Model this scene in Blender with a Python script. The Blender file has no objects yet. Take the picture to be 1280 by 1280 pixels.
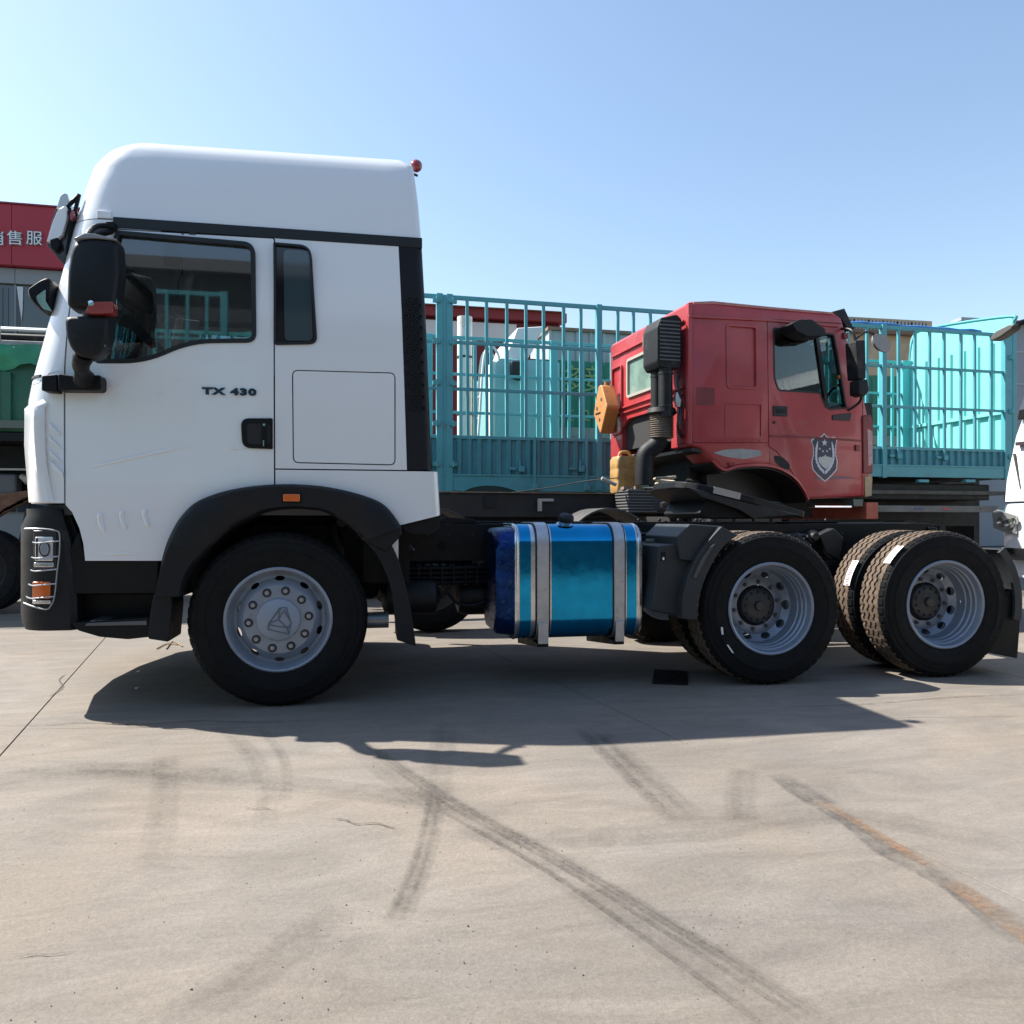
import bpy, bmesh, math, random
from mathutils import Vector, Matrix
random.seed(7)
R = math.radians
scene = bpy.context.scene
COL = scene.collection

# ------------------------------------------------------------------ camera, sky, sun, exposure
CAM = (0.532, -4.751, 1.13); YAW = R(10.7); FPX = 950.0; HORIZ = 650.0
cam_data = bpy.data.cameras.new('camera'); cam = bpy.data.objects.new('camera', cam_data); COL.objects.link(cam)
cam.location = CAM; cam.rotation_euler = (R(90), 0, -YAW)
cam_data.sensor_width = 36; cam_data.lens = 36 * FPX / 1280; cam_data.shift_y = 10 / 1280
cam_data.clip_start = 0.05; cam_data.clip_end = 3000
scene.camera = cam

SUN_TRAVEL = Vector((0.775, -0.37, -1.0)).normalized()
SUN_EL = math.asin(-SUN_TRAVEL.z); SUN_ROT = math.atan2(-SUN_TRAVEL.x, -SUN_TRAVEL.y)
world = bpy.data.worlds.new('World'); scene.world = world; world.use_nodes = True
wn = world.node_tree.nodes; wl = world.node_tree.links
bg = wn['Background']; sky = wn.new('ShaderNodeTexSky'); sky.sky_type = 'NISHITA'
sky.sun_disc = False; sky.sun_elevation = SUN_EL; sky.sun_rotation = SUN_ROT
sky.air_density = 1.3; sky.dust_density = 0.85; sky.ozone_density = 1.1; sky.altitude = 30
wl.new(sky.outputs[0], bg.inputs[0]); bg.inputs[1].default_value = 0.096
sun_data = bpy.data.lights.new('sun', 'SUN'); sun_data.energy = 5.0; sun_data.angle = R(0.53); sun_data.color = (1, 0.95, 0.87)
sun = bpy.data.objects.new('sun', sun_data); COL.objects.link(sun)
sun.rotation_euler = SUN_TRAVEL.to_track_quat('-Z', 'Y').to_euler()
vs = scene.view_settings
vs.view_transform = 'Standard'; vs.look = 'None'; vs.gamma = 1; vs.exposure = 1.2; vs.use_curve_mapping = False
scene.cycles.max_bounces = 8; scene.cycles.transparent_max_bounces = 16

# ------------------------------------------------------------------ helpers
class Frame:
    """A thing's own ground frame: at(px, py, y) gives the (x, z) at which a sight line meets the thing's plane y."""
    def __init__(s, ox=0., oy=0., yaw=0.):
        s.o = (ox, oy); s.yaw = yaw; s.c = math.cos(yaw); s.s = math.sin(yaw)
    def loc(s, x, y):
        dx, dy = x - s.o[0], y - s.o[1]
        return (dx * s.c + dy * s.s, -dx * s.s + dy * s.c)
    def at(s, px, py, Y):
        u = (px - 640) / FPX; v = -(py - HORIZ) / FPX
        c, n = math.cos(YAW), math.sin(YAW)
        dx, dy = u * c + n, -u * n + c
        dl = (dx * s.c + dy * s.s, -dx * s.s + dy * s.c); cl = s.loc(CAM[0], CAM[1])
        t = (Y - cl[1]) / dl[1]
        return (cl[0] + t * dl[0], CAM[2] + t * v)
    def pts(s, L, Y): return [s.at(a, b, Y) for a, b in L]
W0 = Frame()
def ground_at(px, py):
    u = (px - 640) / FPX; v = -(py - HORIZ) / FPX
    c, n = math.cos(YAW), math.sin(YAW); t = -CAM[2] / v
    return (CAM[0] + t * (u * c + n), CAM[1] + t * (-u * n + c))

def rounded(pts, r, n=5):
    """Round the corners of a closed 2D polygon; r is one radius or one per corner."""
    out = []; N = len(pts)
    for i in range(N):
        p = Vector(pts[i]); a = Vector(pts[i - 1]) - p; b = Vector(pts[(i + 1) % N]) - p
        rr = r[i] if isinstance(r, (list, tuple)) else r
        d = min(rr, a.length * .45, b.length * .45)
        if d < 1e-5: out.append(tuple(p)); continue
        p0 = p + a.normalized() * d; p1 = p + b.normalized() * d
        for k in range(n + 1):
            t = k / n; out.append(tuple(p0 * (1 - t) ** 2 + p * 2 * t * (1 - t) + p1 * t * t))
    return out
def circle(cx, cy, r, n=24, ry=None): return [(cx + r * math.cos(2 * math.pi * k / n), cy + (ry or r) * math.sin(2 * math.pi * k / n)) for k in range(n)]
def smooth_path(P, n=6):
    out = []; P = [Vector(p) for p in P]
    for i in range(len(P) - 1):
        a, b, c, d = P[max(i - 1, 0)], P[i], P[i + 1], P[min(i + 2, len(P) - 1)]
        for k in range(n):
            t = k / n
            out.append(0.5 * (2 * b + (c - a) * t + (2 * a - 5 * b + 4 * c - d) * t * t + (3 * b - a - 3 * c + d) * t ** 3))
    out.append(P[-1]); return [tuple(p) for p in out]
def interp(x, T):
    if x <= T[0][0]: return T[0][1]
    for (a, va), (b, vb) in zip(T, T[1:]):
        if x <= b: return va + (vb - va) * (x - a) / (b - a) if b > a else vb
    return T[-1][1]

class MB:
    def __init__(s): s.v = []; s.f = []
    def add(s, vs, fs, M=None):
        k = len(s.v); s.v += [tuple(M @ Vector(p)) if M else tuple(p) for p in vs]; s.f += [tuple(i + k for i in f) for f in fs]; return s
    def box(s, x0, x1, y0, y1, z0, z1, M=None):
        return s.add([(x, y, z) for z in (z0, z1) for y in (y0, y1) for x in (x0, x1)],
                     [(0, 2, 3, 1), (4, 5, 7, 6), (0, 1, 5, 4), (2, 6, 7, 3), (0, 4, 6, 2), (1, 3, 7, 5)], M)
    def prism(s, P, a, b, axis='y', M=None):
        n = len(P)
        if axis == 'y': A = [(p[0], a, p[1]) for p in P]; B = [(p[0], b, p[1]) for p in P]
        elif axis == 'z': A = [(p[0], p[1], a) for p in P]; B = [(p[0], p[1], b) for p in P]
        else: A = [(a, p[0], p[1]) for p in P]; B = [(b, p[0], p[1]) for p in P]
        return s.add(A + B, [tuple(range(n)), tuple(range(2 * n - 1, n - 1, -1))] + [(i, i + n, (i + 1) % n + n, (i + 1) % n) for i in range(n)], M)
    def strip(s, A, B, a, b, axis='y'):
        """A curved band between two polylines with the same count, extruded from a to b."""
        n = len(A)
        for i in range(n - 1): pass
        mk = (lambda p, h: (p[0], h, p[1])) if axis == 'y' else ((lambda p, h: (p[0], p[1], h)) if axis == 'z' else (lambda p, h: (h, p[0], p[1])))
        V = [mk(p, h) for h in (a, b) for L in (A, B) for p in L]; f = []
        for i in range(n - 1):
            f += [(i, i + 1, n + i + 1, n + i), (2 * n + i, 3 * n + i, 3 * n + i + 1, 2 * n + i + 1),
                  (i, 2 * n + i, 2 * n + i + 1, i + 1), (n + i, n + i + 1, 3 * n + i + 1, 3 * n + i)]
        f += [(0, n, 3 * n, 2 * n), (n - 1, 3 * n - 1, 4 * n - 1, 2 * n - 1)]
        return s.add(V, f)
    def tube(s, P, r, n=8, closed=False, M=None):
        P = [Vector(p) for p in P]; N = len(P); V = []; ref = None
        for i, p in enumerate(P):
            if closed: t = P[(i + 1) % N] - P[i - 1]
            else: t = P[min(i + 1, N - 1)] - P[max(i - 1, 0)]
            t.normalize()
            if ref is None: ref = t.orthogonal().normalized()
            ref = (ref - t * ref.dot(t)).normalized(); bn = t.cross(ref)
            rr = r[i] if isinstance(r, (list, tuple)) else r
            V += [p + (ref * math.cos(2 * math.pi * k / n) + bn * math.sin(2 * math.pi * k / n)) * rr for k in range(n)]
        f = [(i * n + k, i * n + (k + 1) % n, ((i + 1) % N) * n + (k + 1) % n, ((i + 1) % N) * n + k) for i in range(N if closed else N - 1) for k in range(n)]
        if not closed: f += [tuple(range(n - 1, -1, -1)), tuple((N - 1) * n + k for k in range(n))]
        return s.add(V, f, M)
    def cyl(s, p0, p1, r, n=16): return s.tube([p0, p1], r, n)
    def lathe(s, prof, n=48, cx=0., cy=0., cz=0., closed=False, a0=0., a1=2 * math.pi):
        """prof: (radius, y) pairs, turned about the y axis."""
        V = []; full = abs(a1 - a0 - 2 * math.pi) < 1e-6; m = n if full else n + 1
        for k in range(m):
            a = a0 + (a1 - a0) * k / n
            V += [(cx + r * math.cos(a), cy + y, cz + r * math.sin(a)) for r, y in prof]
        L = len(prof); f = []
        for k in range(n):
            k2 = (k + 1) % m
            for j in range(L if closed else L - 1): f.append((k * L + j, k * L + (j + 1) % L, k2 * L + (j + 1) % L, k2 * L + j))
        if not full and closed: f += [tuple(range(L)), tuple((m - 1) * L + j for j in range(L - 1, -1, -1))]
        return s.add(V, f)
    def loft(s, rings, cap=True, closed=True):
        n = len(rings[0]); V = [p for r in rings for p in r]; f = []
        for i in range(len(rings) - 1):
            for k in range(n if closed else n - 1): f.append((i * n + k, i * n + (k + 1) % n, (i + 1) * n + (k + 1) % n, (i + 1) * n + k))
        if cap: f += [tuple(range(n - 1, -1, -1)), tuple((len(rings) - 1) * n + k for k in range(n))]
        return s.add(V, f)
    def mesh(s, name, angle=35):
        me = bpy.data.meshes.new(name); me.from_pydata(s.v, [], s.f); finish(me, angle); return me

def finish(me, angle=35, weld=False):
    bm = bmesh.new(); bm.from_mesh(me)
    if weld: bmesh.ops.remove_doubles(bm, verts=bm.verts, dist=1e-5)
    bmesh.ops.recalc_face_normals(bm, faces=bm.faces)
    for f in bm.faces: f.smooth = True
    for e in bm.edges:
        e.smooth = len(e.link_faces) == 2 and e.calc_face_angle(0) < R(angle)
    bm.to_mesh(me); bm.free(); me.update()

def obj(name, src, mat, parent=None, bevel=0, angle=35, label=None, seg=2, loc=None, kind=None):
    me = src.mesh(name, angle) if isinstance(src, MB) else src
    o = bpy.data.objects.new(name, me); COL.objects.link(o)
    if mat is not None and not (len(me.materials)): me.materials.append(mat)
    if parent is not None: o.parent = parent
    if loc is not None: o.location = loc
    if bevel:
        m = o.modifiers.new('bevel', 'BEVEL'); m.width = bevel; m.segments = seg; m.limit_method = 'ANGLE'; m.angle_limit = R(40); m.harden_normals = True
    if label: o['label'] = label
    if kind: o['kind'] = kind
    return o
def thing(name, label, cat, loc=(0, 0, 0), yaw=0., group=None):
    o = bpy.data.objects.new(name, None); COL.objects.link(o); o.location = loc; o.rotation_euler = (0, 0, yaw)
    o.empty_display_size = .3; tag(o, label, cat, group); return o
def tag(o, label, cat, group=None):
    o['label'] = label; o['category'] = cat
    if group: o['group'] = group
    return o
def dup(o, parent=None, loc=None, rot=None, scale=None):
    c = o.copy(); COL.objects.link(c)
    if parent is not None: c.parent = parent
    if loc is not None: c.location = loc
    if rot is not None: c.rotation_euler = rot
    if scale is not None: c.scale = scale
    for ch in [k for k in o.children]: dup(ch, c)
    return c
def boolean(A, B, op):
    """Mesh A with mesh B cut away from it, or kept where both are."""
    a = bpy.data.objects.new('tmp_a', A); b = bpy.data.objects.new('tmp_b', B); COL.objects.link(a); COL.objects.link(b)
    m = a.modifiers.new('b', 'BOOLEAN'); m.object = b; m.operation = op; m.solver = 'EXACT'
    dg = bpy.context.evaluated_depsgraph_get()
    me = bpy.data.meshes.new_from_object(a.evaluated_get(dg)); bpy.data.objects.remove(a); bpy.data.objects.remove(b)
    return me
def cut(A, mb, op='DIFFERENCE'): return boolean(A, mb.mesh('cutter'), op)
def text_mesh(body, size, depth, name='lettering', bold=0.0, spacing=1.0, shear=0.0):
    cu = bpy.data.curves.new(name, 'FONT'); cu.body = body; cu.size = size; cu.extrude = depth; cu.align_x = 'CENTER'; cu.align_y = 'CENTER'
    cu.offset = bold; cu.space_character = spacing; cu.shear = shear; cu.resolution_u = 3
    o = bpy.data.objects.new('tmp_t', cu); COL.objects.link(o)
    me = bpy.data.meshes.new_from_object(o.evaluated_get(bpy.context.evaluated_depsgraph_get())); bpy.data.objects.remove(o)
    return me

# ------------------------------------------------------------------ materials
MATS = {}
def mat(name, col, rough=.5, metal=0., var=.0, vscale=4., bump=0., bscale=60., coat=0., dirt=None, dirt_amt=.0, dscale=3., spec=.5, rvar=0.):
    """Principled material; var mottles the colour, dirt is a second colour laid on in noise patches, bump is fine relief."""
    if name in MATS: return MATS[name]
    m = bpy.data.materials.new(name); m.use_nodes = True; nt = m.node_tree; b = nt.nodes['Principled BSDF']
    b.inputs['Base Color'].default_value = (*col, 1); b.inputs['Roughness'].default_value = rough; b.inputs['Metallic'].default_value = metal
    b.inputs['Coat Weight'].default_value = coat; b.inputs['Coat Roughness'].default_value = .06; b.inputs['Specular IOR Level'].default_value = spec
    if var or dirt or bump or rvar:
        tc = nt.nodes.new('ShaderNodeNewGeometry')
    def noise(sc, det=5, rg=.6):
        n = nt.nodes.new('ShaderNodeTexNoise'); n.inputs['Scale'].default_value = sc; n.inputs['Detail'].default_value = det; n.inputs['Roughness'].default_value = rg
        nt.links.new(tc.outputs['Position'], n.inputs['Vector']); return n
    last = None
    if var:
        n = noise(vscale); r = nt.nodes.new('ShaderNodeMapRange'); r.inputs[1].default_value = .3; r.inputs[2].default_value = .7
        r.inputs[3].default_value = 1 - var; r.inputs[4].default_value = 1 + var
        mx = nt.nodes.new('ShaderNodeVectorMath'); mx.operation = 'SCALE'; mx.inputs[0].default_value = col
        nt.links.new(n.outputs[0], r.inputs[0]); nt.links.new(r.outputs[0], mx.inputs['Scale']); last = mx.outputs[0]
    if dirt:
        n = noise(dscale, 8, .7); r = nt.nodes.new('ShaderNodeMapRange'); r.inputs[1].default_value = .62 - dirt_amt * .35; r.inputs[2].default_value = .78 - dirt_amt * .3
        mx = nt.nodes.new('ShaderNodeMix'); mx.data_type = 'RGBA'
        mx.inputs[6].default_value = (*col, 1); mx.inputs[7].default_value = (*dirt, 1)
        if last: nt.links.new(last, mx.inputs[6])
        nt.links.new(n.outputs[0], r.inputs[0]); nt.links.new(r.outputs[0], mx.inputs[0]); last = mx.outputs[2]
    if last: nt.links.new(last, b.inputs['Base Color'])
    if rvar:
        n = noise(vscale * 2.3, 6); r = nt.nodes.new('ShaderNodeMapRange'); r.inputs[1].default_value = .3; r.inputs[2].default_value = .7
        r.inputs[3].default_value = max(rough - rvar, .02); r.inputs[4].default_value = min(rough + rvar, 1)
        nt.links.new(n.outputs[0], r.inputs[0]); nt.links.new(r.outputs[0], b.inputs['Roughness'])
    if bump:
        n = noise(bscale, 4); bp = nt.nodes.new('ShaderNodeBump'); bp.inputs['Strength'].default_value = bump; bp.inputs['Distance'].default_value = .01
        nt.links.new(n.outputs[0], bp.inputs['Height']); nt.links.new(bp.outputs[0], b.inputs['Normal'])
    MATS[name] = m; return m
def glass(name, tint, refl=1.0, rough=.02):
    m = bpy.data.materials.new(name); m.use_nodes = True; nt = m.node_tree; nt.nodes.remove(nt.nodes['Principled BSDF'])
    t = nt.nodes.new('ShaderNodeBsdfTransparent'); t.inputs[0].default_value = (*tint, 1)
    g = nt.nodes.new('ShaderNodeBsdfGlossy'); g.inputs['Roughness'].default_value = rough
    fr = nt.nodes.new('ShaderNodeFresnel'); fr.inputs[0].default_value = 1.5
    ml = nt.nodes.new('ShaderNodeMath'); ml.operation = 'MULTIPLY'; ml.inputs[1].default_value = refl; ml.use_clamp = True
    mx = nt.nodes.new('ShaderNodeMixShader'); nt.links.new(fr.outputs[0], ml.inputs[0]); nt.links.new(ml.outputs[0], mx.inputs[0])
    nt.links.new(t.outputs[0], mx.inputs[1]); nt.links.new(g.outputs[0], mx.inputs[2]); nt.links.new(mx.outputs[0], nt.nodes['Material Output'].inputs[0])
    return m

M_WHITE = mat('white_paint', (.77, .78, .795), .22, coat=1.0, var=.015, vscale=1.5, bump=.012, bscale=5, dirt=(.68, .65, .61), dirt_amt=-.02, dscale=2.2)
M_BLACKP = mat('black_plastic', (.006, .0063, .0075), .5, spec=.22, var=.25, vscale=6, bump=.08, bscale=220, rvar=.1)
M_GREYP = mat('charcoal_plastic', (.009, .0102, .013), .5, spec=.25, var=.2, vscale=5, bump=.06, bscale=250, dirt=(.03, .029, .028), dirt_amt=.0, rvar=.1)
M_FADED = mat('faded_plastic', (.026, .030, .033), .5, spec=.35, var=.2, vscale=5, bump=.06, bscale=250, dirt=(.045, .045, .042), dirt_amt=.02)
M_RUBBER = mat('tyre_rubber', (.006, .0062, .007), .7, spec=.18, var=.2, vscale=8, bump=.05, bscale=120, dirt=(.022, .021, .019), dirt_amt=.02, dscale=5, rvar=.1)
M_TREAD = mat('dusty_tread', (.10, .070, .048), .9, var=.35, vscale=18, dirt=(.03, .024, .02), dirt_amt=.22, dscale=16)
M_GROOVE = mat('tread_groove', (.012, .012, .013), .8)
M_SEAL = mat('window_seal', (.008, .008, .009), .45)
M_GLASS = glass('tinted_glass', (.58, .65, .68), 3.0)
M_DARKGLASS = glass('privacy_glass', (.10, .13, .15), 1.4)
M_STEEL = mat('painted_wheel_steel', (.24, .275, .335), .38, .35, var=.08, vscale=9, dirt=(.13, .125, .12), dirt_amt=.05, dscale=12)
M_CHROME = mat('chrome', (.75, .76, .78), .12, 1.)
M_ALU = mat('aluminium', (.62, .63, .66), .25, 1., var=.06, vscale=5, rvar=.08)
M_STRAP = mat('strap_steel', (.50, .51, .53), .42, .85, var=.1, vscale=14, dirt=(.3, .27, .24), dirt_amt=.1, dscale=20, rvar=.1)
M_CHASSIS = mat('chassis_black', (.006, .0067, .008), .45, spec=.25, var=.3, vscale=5, dirt=(.04, .036, .032), dirt_amt=.02, dscale=6, rvar=.12)
M_CASTING = mat('greasy_casting', (.018, .018, .019), .5, .2, var=.3, vscale=12, bump=.2, bscale=60, dirt=(.06, .05, .04), dirt_amt=.1, dscale=9)
M_AMBER = mat('amber_lens', (.62, .13, .02), .15, coat=.8)
M_REDLENS = mat('red_lens', (.28, .03, .03), .15, coat=.8)
M_LENS = mat('headlamp_lens', (.75, .78, .82), .08, .3, coat=1.)
M_LAMPDARK = mat('lamp_housing', (.05, .05, .055), .25, .3)
M_INTERIOR = mat('cab_trim', (.07, .075, .082), .7, var=.2, vscale=5)
M_SEAT = mat('seat_fabric', (.03, .032, .036), .9, bump=.2, bscale=200)
M_WIRE = mat('galvanised_wire', (.42, .43, .45), .4, .8)
M_PAPER = mat('paper_white', (.78, .77, .75), .6)
# ------------------------------------------------------------------ ground: concrete slabs on one wide sheet
def concrete():
    m = bpy.data.materials.new('yard_concrete'); m.use_nodes = True; nt = m.node_tree; b = nt.nodes['Principled BSDF']; N = nt.nodes.new; L = nt.links.new
    geo = N('ShaderNodeNewGeometry')
    mp = N('ShaderNodeMapping'); mp.inputs['Scale'].default_value = (.55, 1.7, 1); mp.inputs['Rotation'].default_value = (0, 0, R(8)); L(geo.outputs['Position'], mp.inputs[0])
    def noise(sc, det, rg, src=None, dist=0.):
        n = N('ShaderNodeTexNoise'); n.inputs['Scale'].default_value = sc; n.inputs['Detail'].default_value = det; n.inputs['Roughness'].default_value = rg; n.inputs['Distortion'].default_value = dist
        L(src or geo.outputs['Position'], n.inputs['Vector']); return n.outputs[0]
    def rng(v, a, b_, c, d):
        r = N('ShaderNodeMapRange'); r.inputs[1].default_value = a; r.inputs[2].default_value = b_; r.inputs[3].default_value = c; r.inputs[4].default_value = d; L(v, r.inputs[0]); return r.outputs[0]
    def mul(a, c):
        x = N('ShaderNodeMath'); x.operation = 'MULTIPLY'; L(a, x.inputs[0]); L(c, x.inputs[1]) if not isinstance(c, float) else setattr(x.inputs[1], 'default_value', c); return x.outputs[0]
    big = rng(noise(.5, 6, .62, dist=.6), .3, .7, .80, 1.16)
    streak = rng(noise(2.4, 10, .74, mp.outputs[0], 1.4), .3, .72, .76, 1.18)
    fine = rng(noise(55, 6, .75), .25, .75, .80, 1.18)
    grit = rng(noise(150, 3, .6), .3, .7, .85, 1.13)
    v = mul(mul(mul(big, streak), fine), grit)
    tone = N('ShaderNodeMix'); tone.data_type = 'RGBA'; tone.inputs[6].default_value = (.192, .163, .134, 1); tone.inputs[7].default_value = (.172, .155, .137, 1)
    L(rng(noise(.9, 5, .6, dist=.4), .38, .66, 0, 1), tone.inputs[0])
    # old oil and damp blotches
    blot = rng(noise(1.15, 9, .72, dist=1.2), .60, .74, 0, .38)
    stain = N('ShaderNodeMix'); stain.data_type = 'RGBA'; stain.inputs[7].default_value = (.115, .099, .084, 1); L(blot, stain.inputs[0]); L(tone.outputs[2], stain.inputs[6])
    # pits: small dark specks
    vor = N('ShaderNodeTexVoronoi'); vor.inputs['Scale'].default_value = 26; L(geo.outputs['Position'], vor.inputs['Vector'])
    pit = mul(rng(vor.outputs['Distance'], .05, .10, .9, 0), rng(noise(1.7, 3, .6), .54, .62, 0, 1))
    ps = N('ShaderNodeMix'); ps.data_type = 'RGBA'; ps.inputs[7].default_value = (.07, .062, .055, 1); L(pit, ps.inputs[0]); L(stain.outputs[2], ps.inputs[6])
    sc = N('ShaderNodeVectorMath'); sc.operation = 'SCALE'; L(ps.outputs[2], sc.inputs[0]); L(v, sc.inputs['Scale'])
    L(sc.outputs[0], b.inputs['Base Color']); b.inputs['Roughness'].default_value = .8; b.inputs['Specular IOR Level'].default_value = .35
    bp = N('ShaderNodeBump'); bp.inputs['Strength'].default_value = .35; bp.inputs['Distance'].default_value = .006
    h = N('ShaderNodeMath'); h.operation = 'ADD'; L(noise(38, 8, .72), h.inputs[0]); L(mul(noise(5, 5, .6, mp.outputs[0]), 1.4), h.inputs[1]); L(h.outputs[0], bp.inputs['Height']); L(bp.outputs[0], b.inputs['Normal'])
    return m
M_CONC = concrete()
M_JOINT = mat('joint_dirt', (.16, .14, .12), .95, var=.3, vscale=8)
ground = obj('ground', MB().add([(-900, -900, -.03), (900, -900, -.03), (900, 900, -.03), (-900, 900, -.03)], [(0, 1, 2, 3)]), M_CONC, kind='structure')
GAX = Vector((.990, -.139)); GAY = Vector((-.19, .982)); GO = Vector((-1.30, -.22)); GW, GL = 3.36, 4.6
rnd = random.Random(3)
# the joint grid runs through the joints seen in the photograph
g = .0022
sp0 = [GAX * u + GAY * v for u, v in ((g, g), (GW - g, g), (GW - g, GL - g), (g, GL - g))]
slab_me = MB().prism([tuple(q_) for q_ in sp0], -.034, 0, 'z').mesh('slab'); slab_me.materials.append(M_CONC)
for i in range(-4, 6):
    for j in range(-3, 6):
        q_ = GO + GAX * (i * GW) + GAY * (j * GL)
        obj('slab', slab_me, None, ground, bevel=.003, seg=1, loc=(q_.x, q_.y, rnd.uniform(-.0008, .0008)))

# tyre marks, tar and cracks: thin ribbons lying on the slabs
def mark_mat(name, col, amount, ribs=0., nscale=3., lo=.35, hi=.65):
    m = bpy.data.materials.new(name); m.use_nodes = True; nt = m.node_tree; N = nt.nodes.new; L = nt.links.new
    b = nt.nodes['Principled BSDF']; b.inputs['Base Color'].default_value = (*col, 1); b.inputs['Roughness'].default_value = .85
    uv = N('ShaderNodeUVMap'); sp = N('ShaderNodeSeparateXYZ'); L(uv.outputs[0], sp.inputs[0])
    def math_(op, a, c=None):
        x = N('ShaderNodeMath'); x.operation = op
        for k, q in ((0, a), (1, c)):
            if q is None: continue
            if isinstance(q, (int, float)): x.inputs[k].default_value = q
            else: L(q, x.inputs[k])
        return x.outputs[0]
    def rng(v, a, b_, c, d):
        r = N('ShaderNodeMapRange'); r.inputs[1].default_value = a; r.inputs[2].default_value = b_; r.inputs[3].default_value = c; r.inputs[4].default_value = d; L(v, r.inputs[0]); return r.outputs[0]
    geo = N('ShaderNodeNewGeometry'); n = N('ShaderNodeTexNoise'); n.inputs['Scale'].default_value = nscale; n.inputs['Detail'].default_value = 9; n.inputs['Roughness'].default_value = .72; L(geo.outputs['Position'], n.inputs['Vector'])
    n2 = N('ShaderNodeTexNoise'); n2.inputs['Scale'].default_value = 60; n2.inputs['Detail'].default_value = 4; L(geo.outputs['Position'], n2.inputs['Vector'])
    a = math_('MULTIPLY', rng(n.outputs[0], lo, hi, 0, 1), rng(n2.outputs[0], .3, .65, .35, 1))
    edge = math_('MULTIPLY', rng(sp.outputs[0], 0, .3, .0, 1), rng(sp.outputs[0], .9, 1, 1, 0))
    ends = math_('MULTIPLY', rng(sp.outputs[1], 0, .15, 0, 1), rng(sp.outputs[1], .8, 1, 1, 0))
    a = math_('MULTIPLY', math_('MULTIPLY', a, edge), ends)
    if ribs:
        w = math_('SINE', math_('MULTIPLY', sp.outputs[0], ribs * 6.2832)); a = math_('MULTIPLY', a, rng(w, -.5, .6, .62, 1))
    a = math_('MULTIPLY', a, amount)
    t = N('ShaderNodeBsdfTransparent'); mx = N('ShaderNodeMixShader'); L(a, mx.inputs[0]); L(t.outputs[0], mx.inputs[1]); L(b.outputs[0], mx.inputs[2]); L(mx.outputs[0], nt.nodes['Material Output'].inputs[0])
    return m
def ribbon(name, path, width, m, z):
    P = [Vector(p) for p in smooth_path([(*ground_at(a, b), 0) for a, b in path], 8)]; V = []; n = len(P)
    for i, p in enumerate(P):
        t = (P[min(i + 1, n - 1)] - P[max(i - 1, 0)]).normalized(); s = Vector((-t.y, t.x, 0))
        w = width if not callable(width) else width(i / (n - 1))
        V += [tuple(p + s * w / 2 + Vector((0, 0, z))), tuple(p - s * w / 2 + Vector((0, 0, z)))]
    me = bpy.data.meshes.new(name); me.from_pydata(V, [], [(2 * i, 2 * i + 1, 2 * i + 3, 2 * i + 2) for i in range(n - 1)])
    uv = me.uv_layers.new(name='UVMap')
    for lp in me.loops:
        k = lp.vertex_index; uv.data[lp.index].uv = (k % 2, (k // 2) / (n - 1))
    return obj(name, me, m, ground)
M_MARK = mark_mat('tyre_mark', (.05, .045, .04), .50, ribs=3.0, nscale=6, lo=.25, hi=.6)
M_MARKF = mark_mat('faint_tyre_mark', (.07, .064, .057), .34, ribs=2.0, nscale=4, lo=.3, hi=.65)
M_TAR = mark_mat('joint_tar', (.07, .066, .062), .6, nscale=6, lo=.35, hi=.6)
M_RUST = mark_mat('orange_clay_stain', (.27, .155, .085), .5, nscale=7, lo=.32, hi=.58)
M_CRACK = mark_mat('crack_line', (.07, .06, .05), .9, nscale=9, lo=.3, hi=.5)
zz = .0022
def nz():
    global zz
    zz += .00012; return zz
ribbon('tyre_mark', [(430, 920), (552, 1005), (690, 1080), (845, 1180), (1010, 1290)], .20, M_MARKF, nz())
ribbon('tyre_mark', [(450, 925), (565, 1000), (700, 1073), (860, 1168), (1060, 1292)], .055, M_MARK, nz())
ribbon('tyre_mark', [(470, 945), (556, 1004), (692, 1078), (846, 1174), (1030, 1292)], .03, M_MARK, nz())
ribbon('tyre_mark', [(545, 1010), (680, 1087), (830, 1190), (965, 1290)], .03, M_MARK, nz())
ribbon('tyre_mark', [(548, 985), (530, 1070), (490, 1165)], .09, M_MARK, nz())
ribbon('tyre_mark', [(735, 910), (790, 960), (865, 1030)], .20, M_MARK, nz())
ribbon('tyre_mark', [(208, 940), (206, 1000), (190, 1090)], .13, M_MARKF, nz())
ribbon('tyre_mark', [(275, 905), (315, 945), (335, 990), (330, 1040)], .11, M_MARKF, nz())
ribbon('tyre_mark', [(320, 905), (355, 950), (356, 1010)], .06, M_MARKF, nz())
ribbon('tyre_mark', [(-40, 955), (200, 965), (420, 985), (640, 1020)], .22, M_MARKF, nz())
ribbon('tyre_mark', [(-40, 985), (120, 962), (300, 975)], .30, M_MARKF, nz())
ribbon('tyre_mark', [(640, 1050), (860, 1040), (1060, 1020), (1320, 1070)], .20, M_MARKF, nz())
ribbon('tyre_mark', [(430, 1130), (330, 1210), (180, 1300)], .16, M_MARKF, nz())
ribbon('tyre_mark', [(560, 900), (548, 960), (545, 1000)], .16, M_MARKF, nz())
ribbon('tyre_mark', [(930, 960), (925, 1000), (930, 1030)], .14, M_MARKF, nz())
ribbon('tar_strip', [(965, 965), (1040, 1012), (1110, 1060), (1210, 1120), (1310, 1195)], lambda t: .10 + .05 * math.sin(t * 9) ** 2, M_TAR, nz())
ribbon('clay_stain', [(1020, 1000), (1075, 1030), (1150, 1078)], .06, M_RUST, nz())
ribbon('clay_stain', [(1185, 1100), (1250, 1145), (1330, 1205)], .09, M_RUST, nz())
ribbon('clay_stain', [(1105, 1048), (1140, 1070), (1165, 1085)], .05, M_RUST, nz())
ribbon('crack', [(-20, 909), (60, 907), (100, 904), (180, 906), (240, 902), (330, 903), (420, 900)], .012, M_CRACK, nz())
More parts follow.
